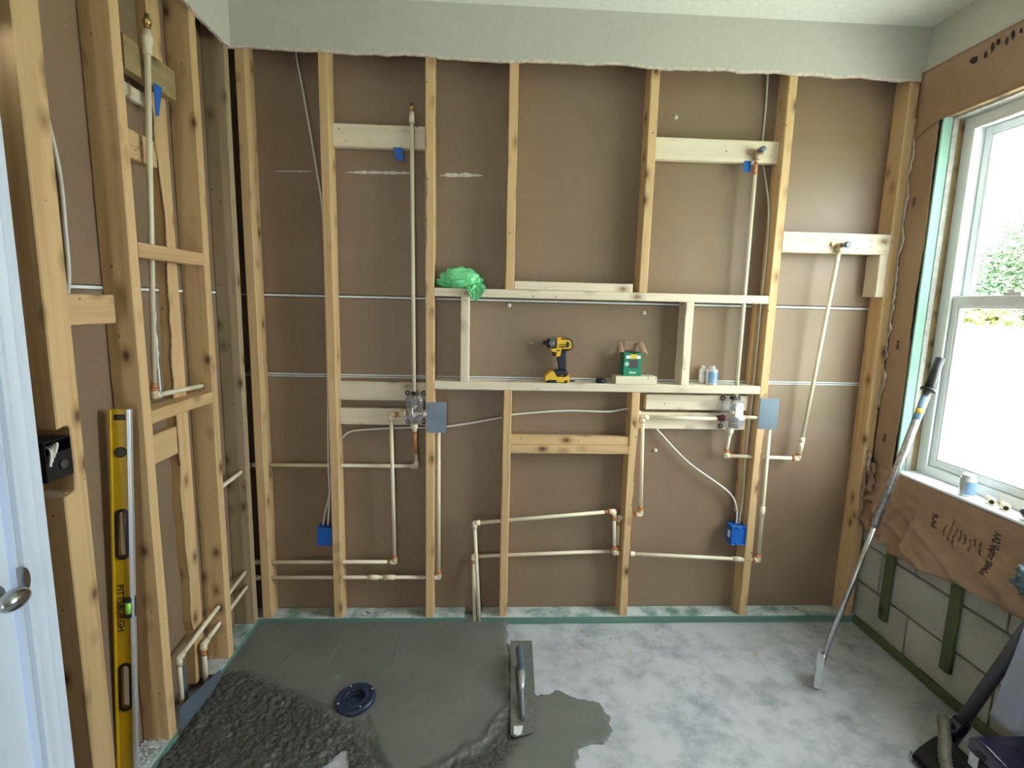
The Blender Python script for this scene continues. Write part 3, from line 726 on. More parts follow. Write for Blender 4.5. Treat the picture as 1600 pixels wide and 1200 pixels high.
def valve(cx, cz, label, red):
    e = empty('mixing_valve', (cx, .03, cz - .07), label, 'valve')
    part_label(build('guard', rbox(cx, cz, -.034, .044, .040, .070, .018), 'clear_guard', e), 'clear plastic guard')
    m = MB().lathe([(.016, 0), (.022, .004), (.022, .03), (.018, .034), (.018, .05), (.012, .054)], (cx + .003, .034, cz - .022), (0, -1, 0), 20)
    m.tube([(cx - .036, .012, cz - .022), (cx + .036, .012, cz - .022)], .011, 12).tube([(cx, .012, cz - .065), (cx, .012, cz + .062)], .010, 12)
    bd = build('valve_body', m, 'brass', e)
    m = MB().lathe([(.014, 0), (.014, .012), (.008, .014), (.008, .02)], (cx + .003, -.012, cz - .022), (0, -1, 0), 16); build('stem', m, 'steel', bd); m = MB().lathe([(.013, 0), (.016, .02), (.010, .04)], (cx - .004, .01, cz + .030), (.3, -1, .1), 14)
    part_label(build('cartridge', m, 'steel', bd), 'shiny metal cartridge')
    for sx, sz in ((-1, 1), (1, 1), (-1, -1), (1, -1)):
        m = MB().tube([(cx + sx * .037 + .009 * math.cos(a), .040, cz + sz * .067 + .009 * math.sin(a)) for a in [i * math.pi / 6 for i in range(13)]], .003, 6)
        part_label(build('mounting_ear', m, 'black_plastic', e), 'dark screw ear')
    m = MB().lathe([(.012, 0), (.016, .004), (.016, .012), (.012, .014)], (cx, .012, cz + .066), (0, 0, 1), 14); build('top_collar', m, 'black_plastic', e)
    m = MB().lathe([(.016, 0), (.016, .012), (.0125, .014), (.0125, .03)], (cx - .037, .012, cz - .022), (-1, 0, 0), 14); part_label(build('inlet_collar', m, 'dark_red' if red else 'cpvc', e), 'collar of the left inlet')
    m = MB().lathe([(.014, 0), (.0145, .02), (.0115, .022)], (cx + .037, .012, cz - .022), (1, 0, 0), 14); build('inlet_collar', m, 'cpvc_white', e)
    m = MB().lathe([(.017, 0), (.017, .024), (.0125, .028), (.0125, .04)], (cx - .003, .012, cz - .066), (0, 0, -1), 14); build('outlet_collar', m, 'cpvc', e)
    return e
valve(.7385, 1.060, 'clear plastic guarded mixing valve on the left blocking boards, beside the left steel plate', False)
valve(2.214, 1.058, 'clear plastic guarded mixing valve on the right, with a dark red collar', True)
# steel plates
tag(build('nail_plate', MB().box(.792, .882, -.0022, -.0006, .953, 1.094, .0004), 'steel_plate'), 'dark grey steel plate on the stud at the left end of the niche', 'plate')
tag(build('nail_plate', MB().box(2.337, 2.429, -.0022, -.0006, .989, 1.136, .0004), 'steel_plate'), 'blue grey steel plate on the stud at the right end of the niche', 'plate')
# electrical boxes
def ebox(x0, x1, z0, z1, label):
    e = empty('outlet_box', ((x0 + x1) / 2, .03, z0), label, 'box')
    t = .003; m = MB().box(x0, x1, .060, .063, z0, z1, .001).box(x0, x0 + t, .0, .06, z0, z1, .001).box(x1 - t, x1, 0, .06, z0, z1, .001).box(x0 + t, x1 - t, 0, .06, z0, z0 + t, .001).box(x0 + t, x1 - t, 0, .06, z1 - t, z1, .001)
    m.box(x0 + t, x1 - t, .006, .008, z0 + t, z1 - t, .0005)
    build('box_body', m, 'blue_box', e)
    m = MB().box(x0 + .025, x1 - .025, .0, .006, z1 - .012, z1 - t, .001).box(x0 + .025, x1 - .025, .0, .006, z0 + t, z0 + .012, .001); build('screw_tab', m, 'blue_box', e)
    return e
ebox(.286, .351, .404, .490, 'blue electrical box low in the left bay of the back wall')
eb = ebox(2.260, 2.3315, .408, .502, 'blue electrical box beside the right niche stud, white cable from its top')
part_label(build('box_label', MB().box(2.2595, 2.2600, .018, .042, .438, .472, .0001), 'label_white', eb), 'small white label')
# cables
def cable(pts, label, r=.0042, n=8): return tag(build('electric_cable', MB().tube(crv(pts, n), r, 8), 'wire_white'), label, 'cable')
cable([(.240, .060, 2.62), (.248, .060, 2.54), (.273, .060, 2.388), (.318, .055, 2.09), (.340, .050, 1.9), (.343, .045, 1.5), (.340, .05, 1.16), (.338, .03, .80), (.342, .022, .66), (.330, .022, .495)], 'grey cable coming down the left bay of the back wall to the left blue box')
cable([(.347, .036, .80), (.345, .034, .68), (.318, .032, .56), (.305, .030, .495)], 'short pale cable into the left blue box')
cable([(.394, .074, .905), (.430, .066, .936), (.515, .06, .949), (.692, .06, .960), (.877, .064, .966), (1.139, .062, 1.015), (1.184, .062, 1.028), (1.425, .060, 1.050), (1.638, .060, 1.049), (1.729, .060, 1.064), (1.80, .058, 1.045), (1.89, .056, .953), (2.041, .05, .806), (2.243, .045, .665), (2.293, .042, .58), (2.296, .036, .505)], 'white cable crossing the lower bays to the top of the right blue box', .0046, 10)
cable([(2.268, .070, 2.62), (2.280, .080, 2.42), (2.281, .083, 2.23), (2.300, .083, 2.16), (2.324, .060, 2.0), (2.326, .045, 1.8), (2.320, .040, 1.62), (2.320, .040, 1.56), (2.320, .040, 1.2), (2.320, .040, 1.14), (2.318, .0475, .9), (2.318, .0475, .78), (2.320, .042, .66), (2.310, .036, .505)], 'pale cable running down the left side of the right niche stud')
cable([(-.080, -.905, 2.2), (-.080, -.870, 2.02), (-.082, -.838, 1.87), (-.078, -.842, 1.72), (-.080, -.850, 1.55), (-.070, -.935, 1.40)], 'white cable hanging behind the block in the left wall', .0052)
# blue tape
def tape(pts, label): return tag(build('tape_strip', MB().add(pts, [tuple(range(len(pts)))]), 'blue_tape', solid=.0006), label, 'tape')
tape([(.645, .0492, 2.194), (.684, .0492, 2.194), (.690, .046, 2.138), (.660, .044, 2.142)], 'blue tape scrap hanging under the left pale board')
tape([(2.183, .0372, 2.190), (2.214, .0372, 2.190), (2.214, .0345, 2.143), (2.180, .0345, 2.142)], 'blue tape scrap behind the right riser pipe')
tape([(-.0165, -.500, 2.215), (-.0165, -.455, 2.215), (-.022, -.475, 2.120), (-.024, -.490, 2.118)], 'blue tape scrap behind the left wall riser pipe')

# switch box by the door
sb = empty('switch_box', (-.03, -1.04, 1.085), 'black switch box with white wires by the door casing', 'box')
m = MB().box(-.065, .004, -1.085, -1.082, 1.085, 1.185, .001).box(-.065, .004, -1.006, -1.003, 1.085, 1.185, .001).box(-.065, .004, -1.082, -1.006, 1.085, 1.088, .001).box(-.065, .004, -1.082, -1.006, 1.182, 1.185, .001).box(-.065, -.062, -1.082, -1.006, 1.088, 1.182, .001)
m.box(.000, .004, -1.0825, -1.0055, 1.087, 1.152, .001)
build('box_body', m, 'black_plastic', sb)
build('boss', MB().lathe([(.012, 0), (.012, .004), (.006, .005)], (.004, -1.035, 1.118), (1, 0, 0), 14), 'dark_grey_plastic', sb)
for k in range(4): build('wire', MB().tube(crv([(-.03, -1.03 - .008 * k, 1.165), (.008, -1.052 - .007 * k, 1.176 - .004 * k), (.018, -1.072 - .006 * k, 1.158 - .010 * k)], 6), .0032, 6), 'cpvc_white', sb)

# metal guards over the pit in the left wall
tag(build('metal_flashing', MB().prism([(-.662, .030), (-.662, .122), (-.382, .060), (-.384, .012)], 'yz', .0085, .0105), 'steel_plate'), 'blue grey sheet metal guard standing across the gap in the left floor plate', 'sheet')
tag(build('metal_flashing', MB().prism([(-.50, .0), (-.50, .135), (-.470, .165), (-.466, .0)], 'yz', -.075, -.0735), 'steel_plate'), 'small grey metal offcut behind the farther riser', 'sheet')
tag(build('metal_flashing', MB().prism([(-.400, .0), (-.400, .15), (-.372, .165), (-.3725, .0)], 'yz', -.0545, -.053), 'steel_plate'), 'narrow grey metal offcut behind the nearer riser', 'sheet')

# ================================================================== THINGS ON THE NICHE SHELF
ZS = 1.1903
# impact driver, modelled in its own side plane: x along the tool, z up
def driver(ox, oy, oz):
    e = empty('impact_driver', (ox, oy, oz), 'yellow and black cordless impact driver standing on the niche shelf', 'drill')
    s = 2.42e-4
    def q(px, py): return (ox + (px - 700) * s, oz + (1075 - py) * s)
    def pz(poly): return [q(*p) for p in poly]
    def body(name, poly, hw, mat, bev=.004, par=None):
        o = build(name, MB().prism(pz(poly), 'xz', oy - hw, oy + hw), mat, par or e)
        b = o.modifiers.new('bevel', 'BEVEL'); b.width = bev; b.segments = 3; b.limit_method = 'ANGLE'; return o
    ax = q(0, 340)[1]
    hs = body('motor_housing', [(670, 235), (720, 225), (900, 240), (950, 275), (975, 340), (965, 400), (930, 440), (760, 440), (745, 570), (690, 590), (665, 580), (665, 500), (575, 490), (560, 440), (670, 420)], .030, 'tool_yellow', .007)
    gc = [(555, 92), (560, 100), (650, 108), (672, 108)]
    m = MB().lathe([(r_ * s, (px - 550) * s) for px, r_ in ((550, 86), (562, 96), (640, 104), (672, 104))], (q(550, 0)[0], oy, ax), (1, 0, 0), 28); build('gear_case', m, 'grey_cast', e)
    m = MB().lathe([(r_ * s, (px - 420) * s) for px, r_ in ((420, 30), (425, 36), (485, 36), (490, 60), (505, 84), (552, 92))], (q(420, 0)[0], oy, ax), (1, 0, 0), 24); build('chuck', m, 'black_plastic', e)
    bt = build('driver_bit', MB().tube([(q(240, 0)[0], oy, ax), (q(425, 0)[0], oy, ax)], 11 * s, 6), 'steel_plate', e)
    part_label(build('bit_tip', MB().lathe([(8 * s, 0), (14 * s, 20 * s), (14 * s, 85 * s), (10 * s, 95 * s)], (q(148, 0)[0], oy, ax), (1, 0, 0), 6), 'brass', bt), 'gold coloured tip')
    body('rear_cap', [(745, 232), (905, 238), (955, 272), (982, 340), (972, 405), (935, 455), (880, 470), (760, 452), (760, 436), (925, 432), (955, 395), (962, 340), (945, 285), (900, 258), (750, 262)], .0312, 'black_plastic', .002)
    body('handle', [(760, 440), (880, 440), (862, 540), (868, 640), (876, 760), (872, 850), (736, 850), (728, 760), (700, 640), (690, 590), (745, 570)], .019, 'navy_rubber', .008)
    body('trigger', [(600, 500), (665, 500), (668, 575), (650, 590), (606, 580), (612, 540)], .010, 'dark_red', .003)
    body('handle_foot', [(640, 855), (720, 838), (880, 838), (900, 905), (850, 960), (690, 960)], .030, 'navy_rubber', .005)
    bt2 = body('battery', [(470, 960), (520, 905), (560, 866), (635, 862), (690, 962), (850, 962), (905, 908), (930, 950), (915, 960), (930, 1010), (905, 1075), (490, 1075), (468, 1030)], .037, 'tool_yellow', .006)
    body('battery_base', [(480, 1040), (530, 1016), (680, 1016), (690, 1060), (830, 1060), (840, 1020), (890, 1020), (895, 1078), (490, 1078)], .0378, 'black_plastic', .002, bt2)
    y = oy - .0302
    def pl(name, x0, y0, x1, y1, mat, d=.0008, yy=y, par=hs):
        a = q(x0, y1); b = q(x1, y0); build(name, MB().box(a[0], b[0], yy - d, yy, a[1], b[1], .0002), mat, par)
    pl('side_grille', 848, 300, 898, 405, 'label_black'); pl('side_label', 708, 385, 840, 408, 'label_black'); pl('selector', 678, 455, 730, 480, 'label_black')
    for k in range(2):
        for j in range(2): pl('vent_slot', 918 + 22 * j, 330 + 24 * k, 930 + 22 * j, 345 + 24 * k, 'label_black')
    pl('gear_window', 640, 305, 668, 400, 'navy_rubber', yy=oy - .0255)
    c_ = q(780, 357); text('DEWALT', .0085, (c_[0], y - .0006, c_[1]), (1, 0, 0), (0, 0, 1), 'label_black', hs, bold=.0002)
    c_ = q(790, 940); text('20V', .006, (c_[0], oy - .0306, c_[1]), (1, 0, 0), (0, 0, 1), 'label_yellow', e, bold=.0002)
    pl('battery_latch', 700, 1025, 825, 1052, 'label_yellow', yy=oy - .0379, par=bt2)
    return e
driver(1.384, .040, ZS)
# offcut with the carton of screws
tag(build('wood_offcut', MB().box(1.652, 1.842, -.001, .0855, ZS, ZS + .0365, .002, 'x', 6, .0006), 'new_x'), 'pale board offcut on the niche shelf, under the green carton', 'block')
ZC = ZS + .0367
ct = empty('screw_carton', (1.735, .04, ZC), 'open green carton of screws with brown flaps on the offcut', 'box')
x0, x1, y0, y1, z1 = 1.689, 1.771, .012, .072, ZC + .106
t = .0012
m = MB().box(x0, x1, y0, y0 + t, ZC, z1 - .012, .0003).box(x0, x0 + t, y0 + t, y1, ZC, z1, .0003).box(x1 - t, x1, y0 + t, y1, ZC, z1, .0003).box(x0 + t, x1 - t, y0 + t, y1, ZC, ZC + t, .0003).box(x0, x1, y1, y1 + t, ZC, z1, .0003)
m.prism([(x0, z1 - .012), (x0, z1), (1.722, z1), (1.733, z1 - .011), (1.745, z1), (x1, z1), (x1, z1 - .012)], 'xz', y0, y0 + t)
build('carton_body', m, 'carton_green', ct)
part_label(build('flap', MB().grid(lambda u, v: (x0 + .004 + (x1 - x0 - .008) * u, y1 + .001 + .003 * math.sin(v * 2), z1 + .050 * v), 6, 4), 'carton_brown', ct, solid=.001), 'raised brown back flap')
def wing(sx, xe):
    def fn(u, v):                     # u: out from the side wall, v: front -> back
        top = .050 * v ** 1.2; bend = u * u
        return (xe + sx * (.036 * u) * (1 - .62 * v * (1 - .2 * u)), y0 + .004 + (y1 - y0 - .006) * v, z1 + top * (1 - .0 * u) - .016 * bend * (1 - v) + .006 * math.sin(u * 3) * (1 - v))
    return build('flap', MB().grid(fn, 8, 8), 'carton_brown', ct, solid=.001)
wing(-1, x0); wing(1, x1 - .001)
fy = y0 - .0004
def lab(name, a, b, c, d, mat, dd=.0004): return build(name, MB().box(a, b, fy - dd, fy + .0003, c, d, .0001), mat, ct)
lab('front_label', 1.697, 1.764, ZC + .080, ZC + .094, 'label_white'); lab('front_label', 1.718, 1.748, ZC + .080, ZC + .100, 'label_yellow', .0006)
lab('front_window', 1.710, 1.754, ZC + .036, ZC + .075, 'label_grey')
build('seal', MB().lathe([(.0105, 0), (.0105, .0006)], (1.7025, fy, ZC + .055), (0, -1, 0), 20), 'mint', ct)
text('SPAX', .0135, (1.731, fy - .0003, ZC + .015), (1, 0, 0), (0, 0, 1), 'label_white', ct, bold=.0004)
# tape roll and a stray bit
m = MB().lathe([(.012, .0), (.022, .0), (.022, .018), (.012, .018), (.012, 0)], (1.590, .036, ZS), (0, 0, 1), 24, False)
tr = tag(build('tape_roll', m, 'navy_rubber'), 'small blue black tape roll lying on the niche shelf', 'tape')
tag(build('driver_tip', MB().tube([(1.448, .045, ZS + .004), (1.472, .050, ZS + .004)], .0038, 6), 'black_plastic'), 'tiny black driver tip beside the impact driver', 'bit')
# cans
def can(x, y, z, r, h, label, mats, cap_r, capx=0):
    e = empty('small_can', (x, y, z), label, 'can')
    build('can_body', MB().lathe([(r * .93, 0), (r, .002), (r, h * .88), (r * .9, h * .93), (cap_r * 1.1, h * .95)], (x, y, z), (0, 0, 1), 28), mats[0], e)
    m = MB(); n = 12
    m.grid(lambda u, v: (x + (r + .0006) * math.cos(math.radians(-150 + 120 * u)), y + (r + .0006) * math.sin(math.radians(-150 + 120 * u)), z + h * (.12 + .68 * v)), 14, 1)
    part_label(build('can_label', m, mats[1], e), 'printed label')
    build('cap', MB().lathe([(cap_r, 0), (cap_r, h * .16), (cap_r * .9, h * .18)], (x + capx, y, z + h * .94), (0, 0, 1), 20), mats[2], e)
    return e
can(2.112, .034, ZS, .0255, .078, 'small silver and blue cement can on the niche shelf near the right riser', ('can_silver', 'can_blue', 'can_silver'), .014)
can(2.083, .069, ZS, .016, .074, 'small pale can half hidden behind the silver and blue can', ('vinyl_white', 'can_silver', 'label_white'), .008)

# green film bag on the upper shelf
m = MB(); rows, cols = 46, 74
def bag(u, v):
    # heap: a closed crumpled lump
    th = u * 2 * math.pi; ph = v * math.pi
    d = Vector((math.sin(ph) * math.cos(th), math.sin(ph) * math.sin(th), -math.cos(ph)))
    n1 = noise.noise(d * 2.1 + Vector((3.1, 0, 0))); n2 = 1 - abs(noise.noise(d * 4.5 + Vector((0, 5, 1)))) * 2; n3 = 1 - abs(noise.noise(d * 9 + Vector((9, 5, 1)))) * 2
    rr = 1 + .28 * n1 + .17 * n2 + .07 * n3
    p = Vector((d.x * .085 * rr, d.y * .036 * rr, d.z * .047 * rr))
    z = p.z + .036 + .010 * n1 - .10 * max(0, p.x - .03)
    return (.932 + p.x, .044 + p.y, max(1.6052 + .0004 * n1 + .0004, 1.6052 + z * .98))
m.grid(bag, cols, rows)
def lobe(u, v):
    x = .965 + .075 * u + .012 * math.sin(v * 3); w = noise.noise(Vector((u * 4, v * 5, 2.2))) ; w2 = 1 - abs(noise.noise(Vector((u * 7, v * 6, 7.2)))) * 2
    t = v * 1.55
    if t < .8: y = .045 - .05 * t / .8; z = 1.626 + .012 * w - .016 * t
    else: y = -.006 - .012 * math.sin((t - .8) * 2.2); z = 1.614 - (t - .8) * .085 * (1 - .8 * (2 * u - 1.1) ** 2)
    return (x, y - .004 - .012 * w2 * min(1, t), z + .006 * w)
m.grid(lobe, 26, 30)
tag(build('plastic_bag', m, 'rag', solid=.0008), 'crumpled bright green film bag on the left end of the upper niche shelf', 'bag')

# ================================================================== YELLOW LEVEL, in its own frame then leaned
lv_h = 1.22
lv = empty('spirit_level', (-.062, -.815, ZP), 'long yellow box level leaning in the left wall bay beside the door', 'level')
# local frame: a across the face, b depth, z up -> tilt so that the top rests on the knotty stud
pb = Vector((-.064, -.824, ZP + .001)); pt = Vector((-.034, -.757, ZP + 1.165)); zz = (pt - pb).normalized()
aa = Vector((.94, .30, 0)); aa = (aa - zz * aa.dot(zz)).normalized(); bb = zz.cross(aa)
LM = Matrix(((aa[0], bb[0], zz[0], pb[0]), (aa[1], bb[1], zz[1], pb[1]), (aa[2], bb[2], zz[2], pb[2]), (0, 0, 0, 1)))
lv_h = 1.165
def lpart(name, mb, mat, par=None): return build(name, mb.xf(LM), mat, par or lv)
web = lpart('web', MB().box(-.022, .019, -.006, .006, 0, lv_h, .001), 'level_yellow')
lpart('rail', MB().box(-.0285, -.0205, -.012, .012, 0, lv_h, .002), 'level_yellow')
part_label(lpart('rail', MB().box(.0165, .0275, -.0125, .0125, 0, lv_h, .002), 'aluminium'), 'bare metal rail edge')
def slot(z0, z1, w):
    return [(w * math.cos(math.radians(a)), (z1 - w) + w * math.sin(math.radians(a))) for a in range(0, 181, 20)] + [(w * math.cos(math.radians(a)), (z0 + w) + w * math.sin(math.radians(a))) for a in range(180, 361, 20)]
for (z0, z1) in ((.70, .86), (.205, .365)):
    s1 = slot(z0 + .009, z1 - .009, .0095); c_ = MB().prism(s1, 'xz', -.05, .05).xf(LM); cut(web, c_)
    g = MB(); so, si = slot(z0, z1, .0175), s1; n = len(so)
    for y_ in (-.0095, .0095):
        pass
    vs = [(a, -.0095, b) for a, b in so] + [(a, -.0095, b) for a, b in si] + [(a, .0095, b) for a, b in so] + [(a, .0095, b) for a, b in si]
    fs = []
    for j in range(n):
        k = (j + 1) % n
        fs += [(j, k, n + k, n + j), (2 * n + j, 3 * n + j, 3 * n + k, 2 * n + k), (j, 2 * n + j, 2 * n + k, k), (n + j, n + k, 3 * n + k, 3 * n + j)]
    g.add(vs, fs); lpart('hand_grip', g, 'black_plastic')
lpart('end_cap', MB().box(-.015, .013, -.0085, .0085, lv_h - .034, lv_h - .014, .004), 'black_plastic')
vr = lpart('plumb_vial', MB().lathe([(.0, 0), (.0160, 0), (.0160, .017), (.0135, .0185), (.0135, .0155), (.0, .0155)], (0, .009, 1.035), (0, -1, 0), 28, False), 'black_plastic')
lpart('vial_glass', MB().lathe([(.0130, 0), (.0130, .002)], (0, -.0065, 1.035), (0, -1, 0), 24), 'vial_dark', vr)
vh = lpart('vial_housing', MB().box(-.002, .0285, -.0132, .0132, .513, .577, .008, 'z', 1), 'black_plastic')
part_label(lpart('vial', MB().tube([(.012, -.0105, .528), (.012, -.0105, .562)], .0085, 12), 'vial_green', vh), 'green bubble vial')
text('PITTSBURGH', .026, LM @ Vector((-.009, -.0066, .545)), -zz, aa, 'label_black', lv, bold=.0003, sx=1.02)

# ================================================================== FLOOR: mortar bed, trowel, drain
def vnoise(x, y, s, seed):
    rs = np.random.RandomState(seed); g = rs.rand(128, 128)
    fx = x * s; fy = y * s; ix = np.floor(fx).astype(int); iy = np.floor(fy).astype(int); tx = fx - ix; ty = fy - iy
    tx = tx * tx * (3 - 2 * tx); ty = ty * ty * (3 - 2 * ty)
    a = g[ix % 128, iy % 128]; b = g[(ix + 1) % 128, iy % 128]; c = g[ix % 128, (iy + 1) % 128]; d = g[(ix + 1) % 128, (iy + 1) % 128]
    return (a * (1 - tx) + b * tx) * (1 - ty) + (c * (1 - tx) + d * tx) * ty
def pdist(X_, Y_, poly):
    # signed distance to polygon (positive inside)
    P_ = np.array(poly); n = len(P_); dm = np.full(X_.shape, 9.0); ins = np.zeros(X_.shape, bool)
    for i in range(n):
        ax, ay = P_[i]; bx, by = P_[(i + 1) % n]; dx, dy = bx - ax, by - ay
        t = np.clip(((X_ - ax) * dx + (Y_ - ay) * dy) / (dx * dx + dy * dy + 1e-12), 0, 1)
        dm = np.minimum(dm, np.hypot(X_ - ax - t * dx, Y_ - ay - t * dy))
        cnd = ((ay > Y_) != (by > Y_)); ins ^= cnd & (X_ < (bx - ax) * (Y_ - ay) / (by - ay + 1e-12) + ax)
    return np.where(ins, dm, -dm)
gs = .0042; xs = np.arange(.001, 1.62, gs); ys = np.arange(-1.25, -.0005, gs)
GX, GY = np.meshgrid(xs, ys); GX = GX.copy(); GY[-1, :] = -.0015
wob = (vnoise(GX, GY, 22, 3) - .5) * .035 + (vnoise(GX, GY, 70, 4) - .5) * .016
outer = [(-.05, .05), (1.190, .05), (1.190, -.19), (1.22, -.47), (1.30, -.472), (1.388, -.458), (1.424, -.497), (1.532, -.520), (1.562, -.59), (1.546, -.666), (1.498, -.722), (1.407, -.738), (1.385, -.83), (1.36, -1.3), (-.05, -1.3)]
dO = pdist(GX, GY, outer) + wob * .8
smoothA = [(-.05, .06), (1.25, .06), (1.19, -.30), (1.172, -.55), (1.08, -.705), (.955, -.795), (.80, -.90), (.66, -.72), (.60, -.62), (.42, -.53), (.27, -.43), (.06, -.33), (-.05, -.36)]
dA = pdist(GX, GY, smoothA) + wob * .7
patchB = [(1.19, -.44), (1.6, -.42), (1.6, -.86), (1.38, -1.3), (1.15, -1.3), (1.10, -.86), (1.20, -.72)]
dB = pdist(GX, GY, patchB) + wob * .6
trench = [(.575, -.575), (.640, -.58), (.70, -.72), (.80, -.90), (.95, -1.3), (.35, -1.3), (.47, -.86), (.575, -.66)]
dT = pdist(GX, GY, trench) + wob * .5
hole_ = pdist(GX, GY, [(.560, -.770), (.600, -.715), (.622, -.78), (.66, -.95), (.66, -1.3), (.46, -1.3), (.48, -.88)])
fine = vnoise(GX, GY, 160, 8); mid = vnoise(GX, GY, 55, 9); lo_ = vnoise(GX, GY, 9, 10)
sstep = lambda d, w: np.clip(d / w + .5, 0, 1)
wA = sstep(dA, .05); wB = sstep(dB, .03)
zA = .0165 + (lo_ - .5) * .005 + (fine - .5) * .0012 - .004 * np.exp(-((GX - .577) ** 2 + (GY + .51) ** 2) / .02)
zB = .0085 + (lo_ - .5) * .002 + (fine - .5) * .0012
zR = .0150 + (mid - .5) * .008 + (fine - .5) * .008 + (vnoise(GX, GY, 100, 12) - .5) * .008 + (lo_ - .5) * .012 + (vnoise(GX, GY, 24, 13) - .5) * .008
right_gap = sstep(GX - .93, .2) * (1 - wA)
zR = zR * (1 - .5 * right_gap) + .001
Z = zR * (1 - wA) + zA * wA; Z = Z * (1 - wB * (1 - wA)) + zB * wB * (1 - wA)
wT = sstep(dT, .03); Z = Z - wT * (1 - wB) * (.0125 + .004 * (mid - .5))
Z = Z + .004 * np.exp(-((dA - .004) / .012) ** 2) * (GY < -.5) * (GX > .8)
for (p0, p1, h_) in (((.30, -.02), (.18, -.42), .0016), ((.42, -.02), (.40, -.35), .0014), ((.69, -.02), (.68, -.28), .0016), ((.66, -.28), (.62, -.42), .0014)):   # trowel ridges
    ax, ay = p0; bx, by = p1; dx, dy = bx - ax, by - ay; t = np.clip(((GX - ax) * dx + (GY - ay) * dy) / (dx * dx + dy * dy), 0, 1)
    Z += h_ * np.exp(-(np.hypot(GX - ax - t * dx, GY - ay - t * dy) / .0035) ** 2)
edge = np.clip(dO / .022, 0, 1) ** .5; Z = Z * edge + .0005
keep = (dO > .0005) & (hole_ < .004) & (np.hypot(GX - .577, GY + .51) > .044)
Z = np.maximum(Z, .0008)
rgh = np.clip(1 - wA - wB, 0, 1); rgh = np.maximum(rgh, np.clip(1 - np.abs(dA - .0) / .04, 0, .6) * (GY < -.45))
ny, nx = GX.shape; idx = -np.ones((ny, nx), int); fk = keep[:-1, :-1] & keep[1:, :-1] & keep[:-1, 1:] & keep[1:, 1:]
used = np.zeros_like(keep); used[:-1, :-1] |= fk; used[1:, :-1] |= fk; used[:-1, 1:] |= fk; used[1:, 1:] |= fk
idx[used] = np.arange(used.sum()); JJ, II = np.nonzero(fk)
vs = np.stack([GX[used], GY[used], Z[used]], 1); o0 = np.array([.6, -.5, 0])
fs = np.stack([idx[JJ, II], idx[JJ, II + 1], idx[JJ + 1, II + 1], idx[JJ + 1, II]], 1)
me = bpy.data.meshes.new('mortar_bed'); me.from_pydata((vs - o0).tolist(), [], fs.tolist()); me.polygons.foreach_set('use_smooth', [True] * len(fs))
at = me.attributes.new('rough', 'FLOAT', 'POINT'); at.data.foreach_set('value', rgh[used].astype(np.float32))
me.materials.append(M['mud']); mo = bpy.data.objects.new('mortar_bed', me); COL.objects.link(mo); mo.location = o0
tag(mo, 'wet dark grey mortar bed spread over the left half of the floor', 'mortar', kind='stuff')

# drain flange, leaning a little
dr = empty('drain_flange', (.577, -.510, .012), 'dark blue plastic drain flange set in the wet mortar', 'drain')
tl = (-.10, -.06, 1)
build('flange_ring', MB().lathe([(.040, -.004), (.072, -.004), (.077, .002), (.077, .012), (.072, .018), (.064, .020), (.060, .016), (.046, .016), (.042, .020), (.038, .018), (.038, -.004)], (.577, -.51, .016), tl, 44, False), 'drain_navy', dr)
build('drain_throat', MB().lathe([(.038, .016), (.037, -.012), (.0, -.0125)], (.577, -.51, .016), tl, 32, False), 'drain_dark', dr)
for k in range(4):
    a = k * math.pi / 2 + .5; build('bolt', MB().lathe([(.005, 0), (.005, .004), (.003, .005)], (.577 + .066 * math.cos(a), -.51 + .066 * math.sin(a), .034 + .008 * math.cos(a) * .8), tl, 8), 'steel', dr)
build('outlet_pipe', MB().lathe([(.045, 0), (.045, .012)], (.577, -.51, .002), (0, 0, 1), 28), 'drain_navy', dr)

# finishing trowel
tw = empty('finishing_trowel', (1.235, -.42, .018), 'mud covered steel finishing trowel with dark handle on the mortar edge', 'trowel')
bl = MB().prism([(1.190, -.158), (1.289, -.160), (1.264, -.662), (1.250, -.682), (1.182, -.702), (1.168, -.690)], 'xy', .0195, .0215)
bo = build('blade', bl, 'mud_smear', tw)
part_label(build('blade_corner', MB().prism([(1.180, -.655), (1.214, -.655), (1.206, -.690), (1.188, -.697), (1.178, -.690)], 'xy', .0215, .0245), 'plaster', bo), 'bare blade corner, glint painted white')  # white patch painted as the glint on the mud-free corner
build('mounting_bar', MB().box(1.208, 1.224, -.630, -.335, .0215, .031, .003), 'mud_smear', tw)
m = MB().tube(crv([(1.216, -.62, .030), (1.217, -.56, .040), (1.219, -.50, .066), (1.222, -.455, .074)], 6), .007, 10); build('tang', m, 'grey_cast', tw)
build('ferrule', MB().lathe([(.006, 0), (.011, .03), (.015, .085)], (1.2185, -.525, .066), (.02, 1, .10), 14), 'can_silver', tw)
m = MB(); hp = [(1.222, -.440 + .170 * k / 10, .074 + .003 * math.sin(k * .5)) for k in range(11)]
m.tube(hp, .015, 14, True, [.0145, .0165, .017, .0165, .0155, .0155, .016, .0165, .017, .016, .010]); build('handle', m, 'slate_plastic', tw)

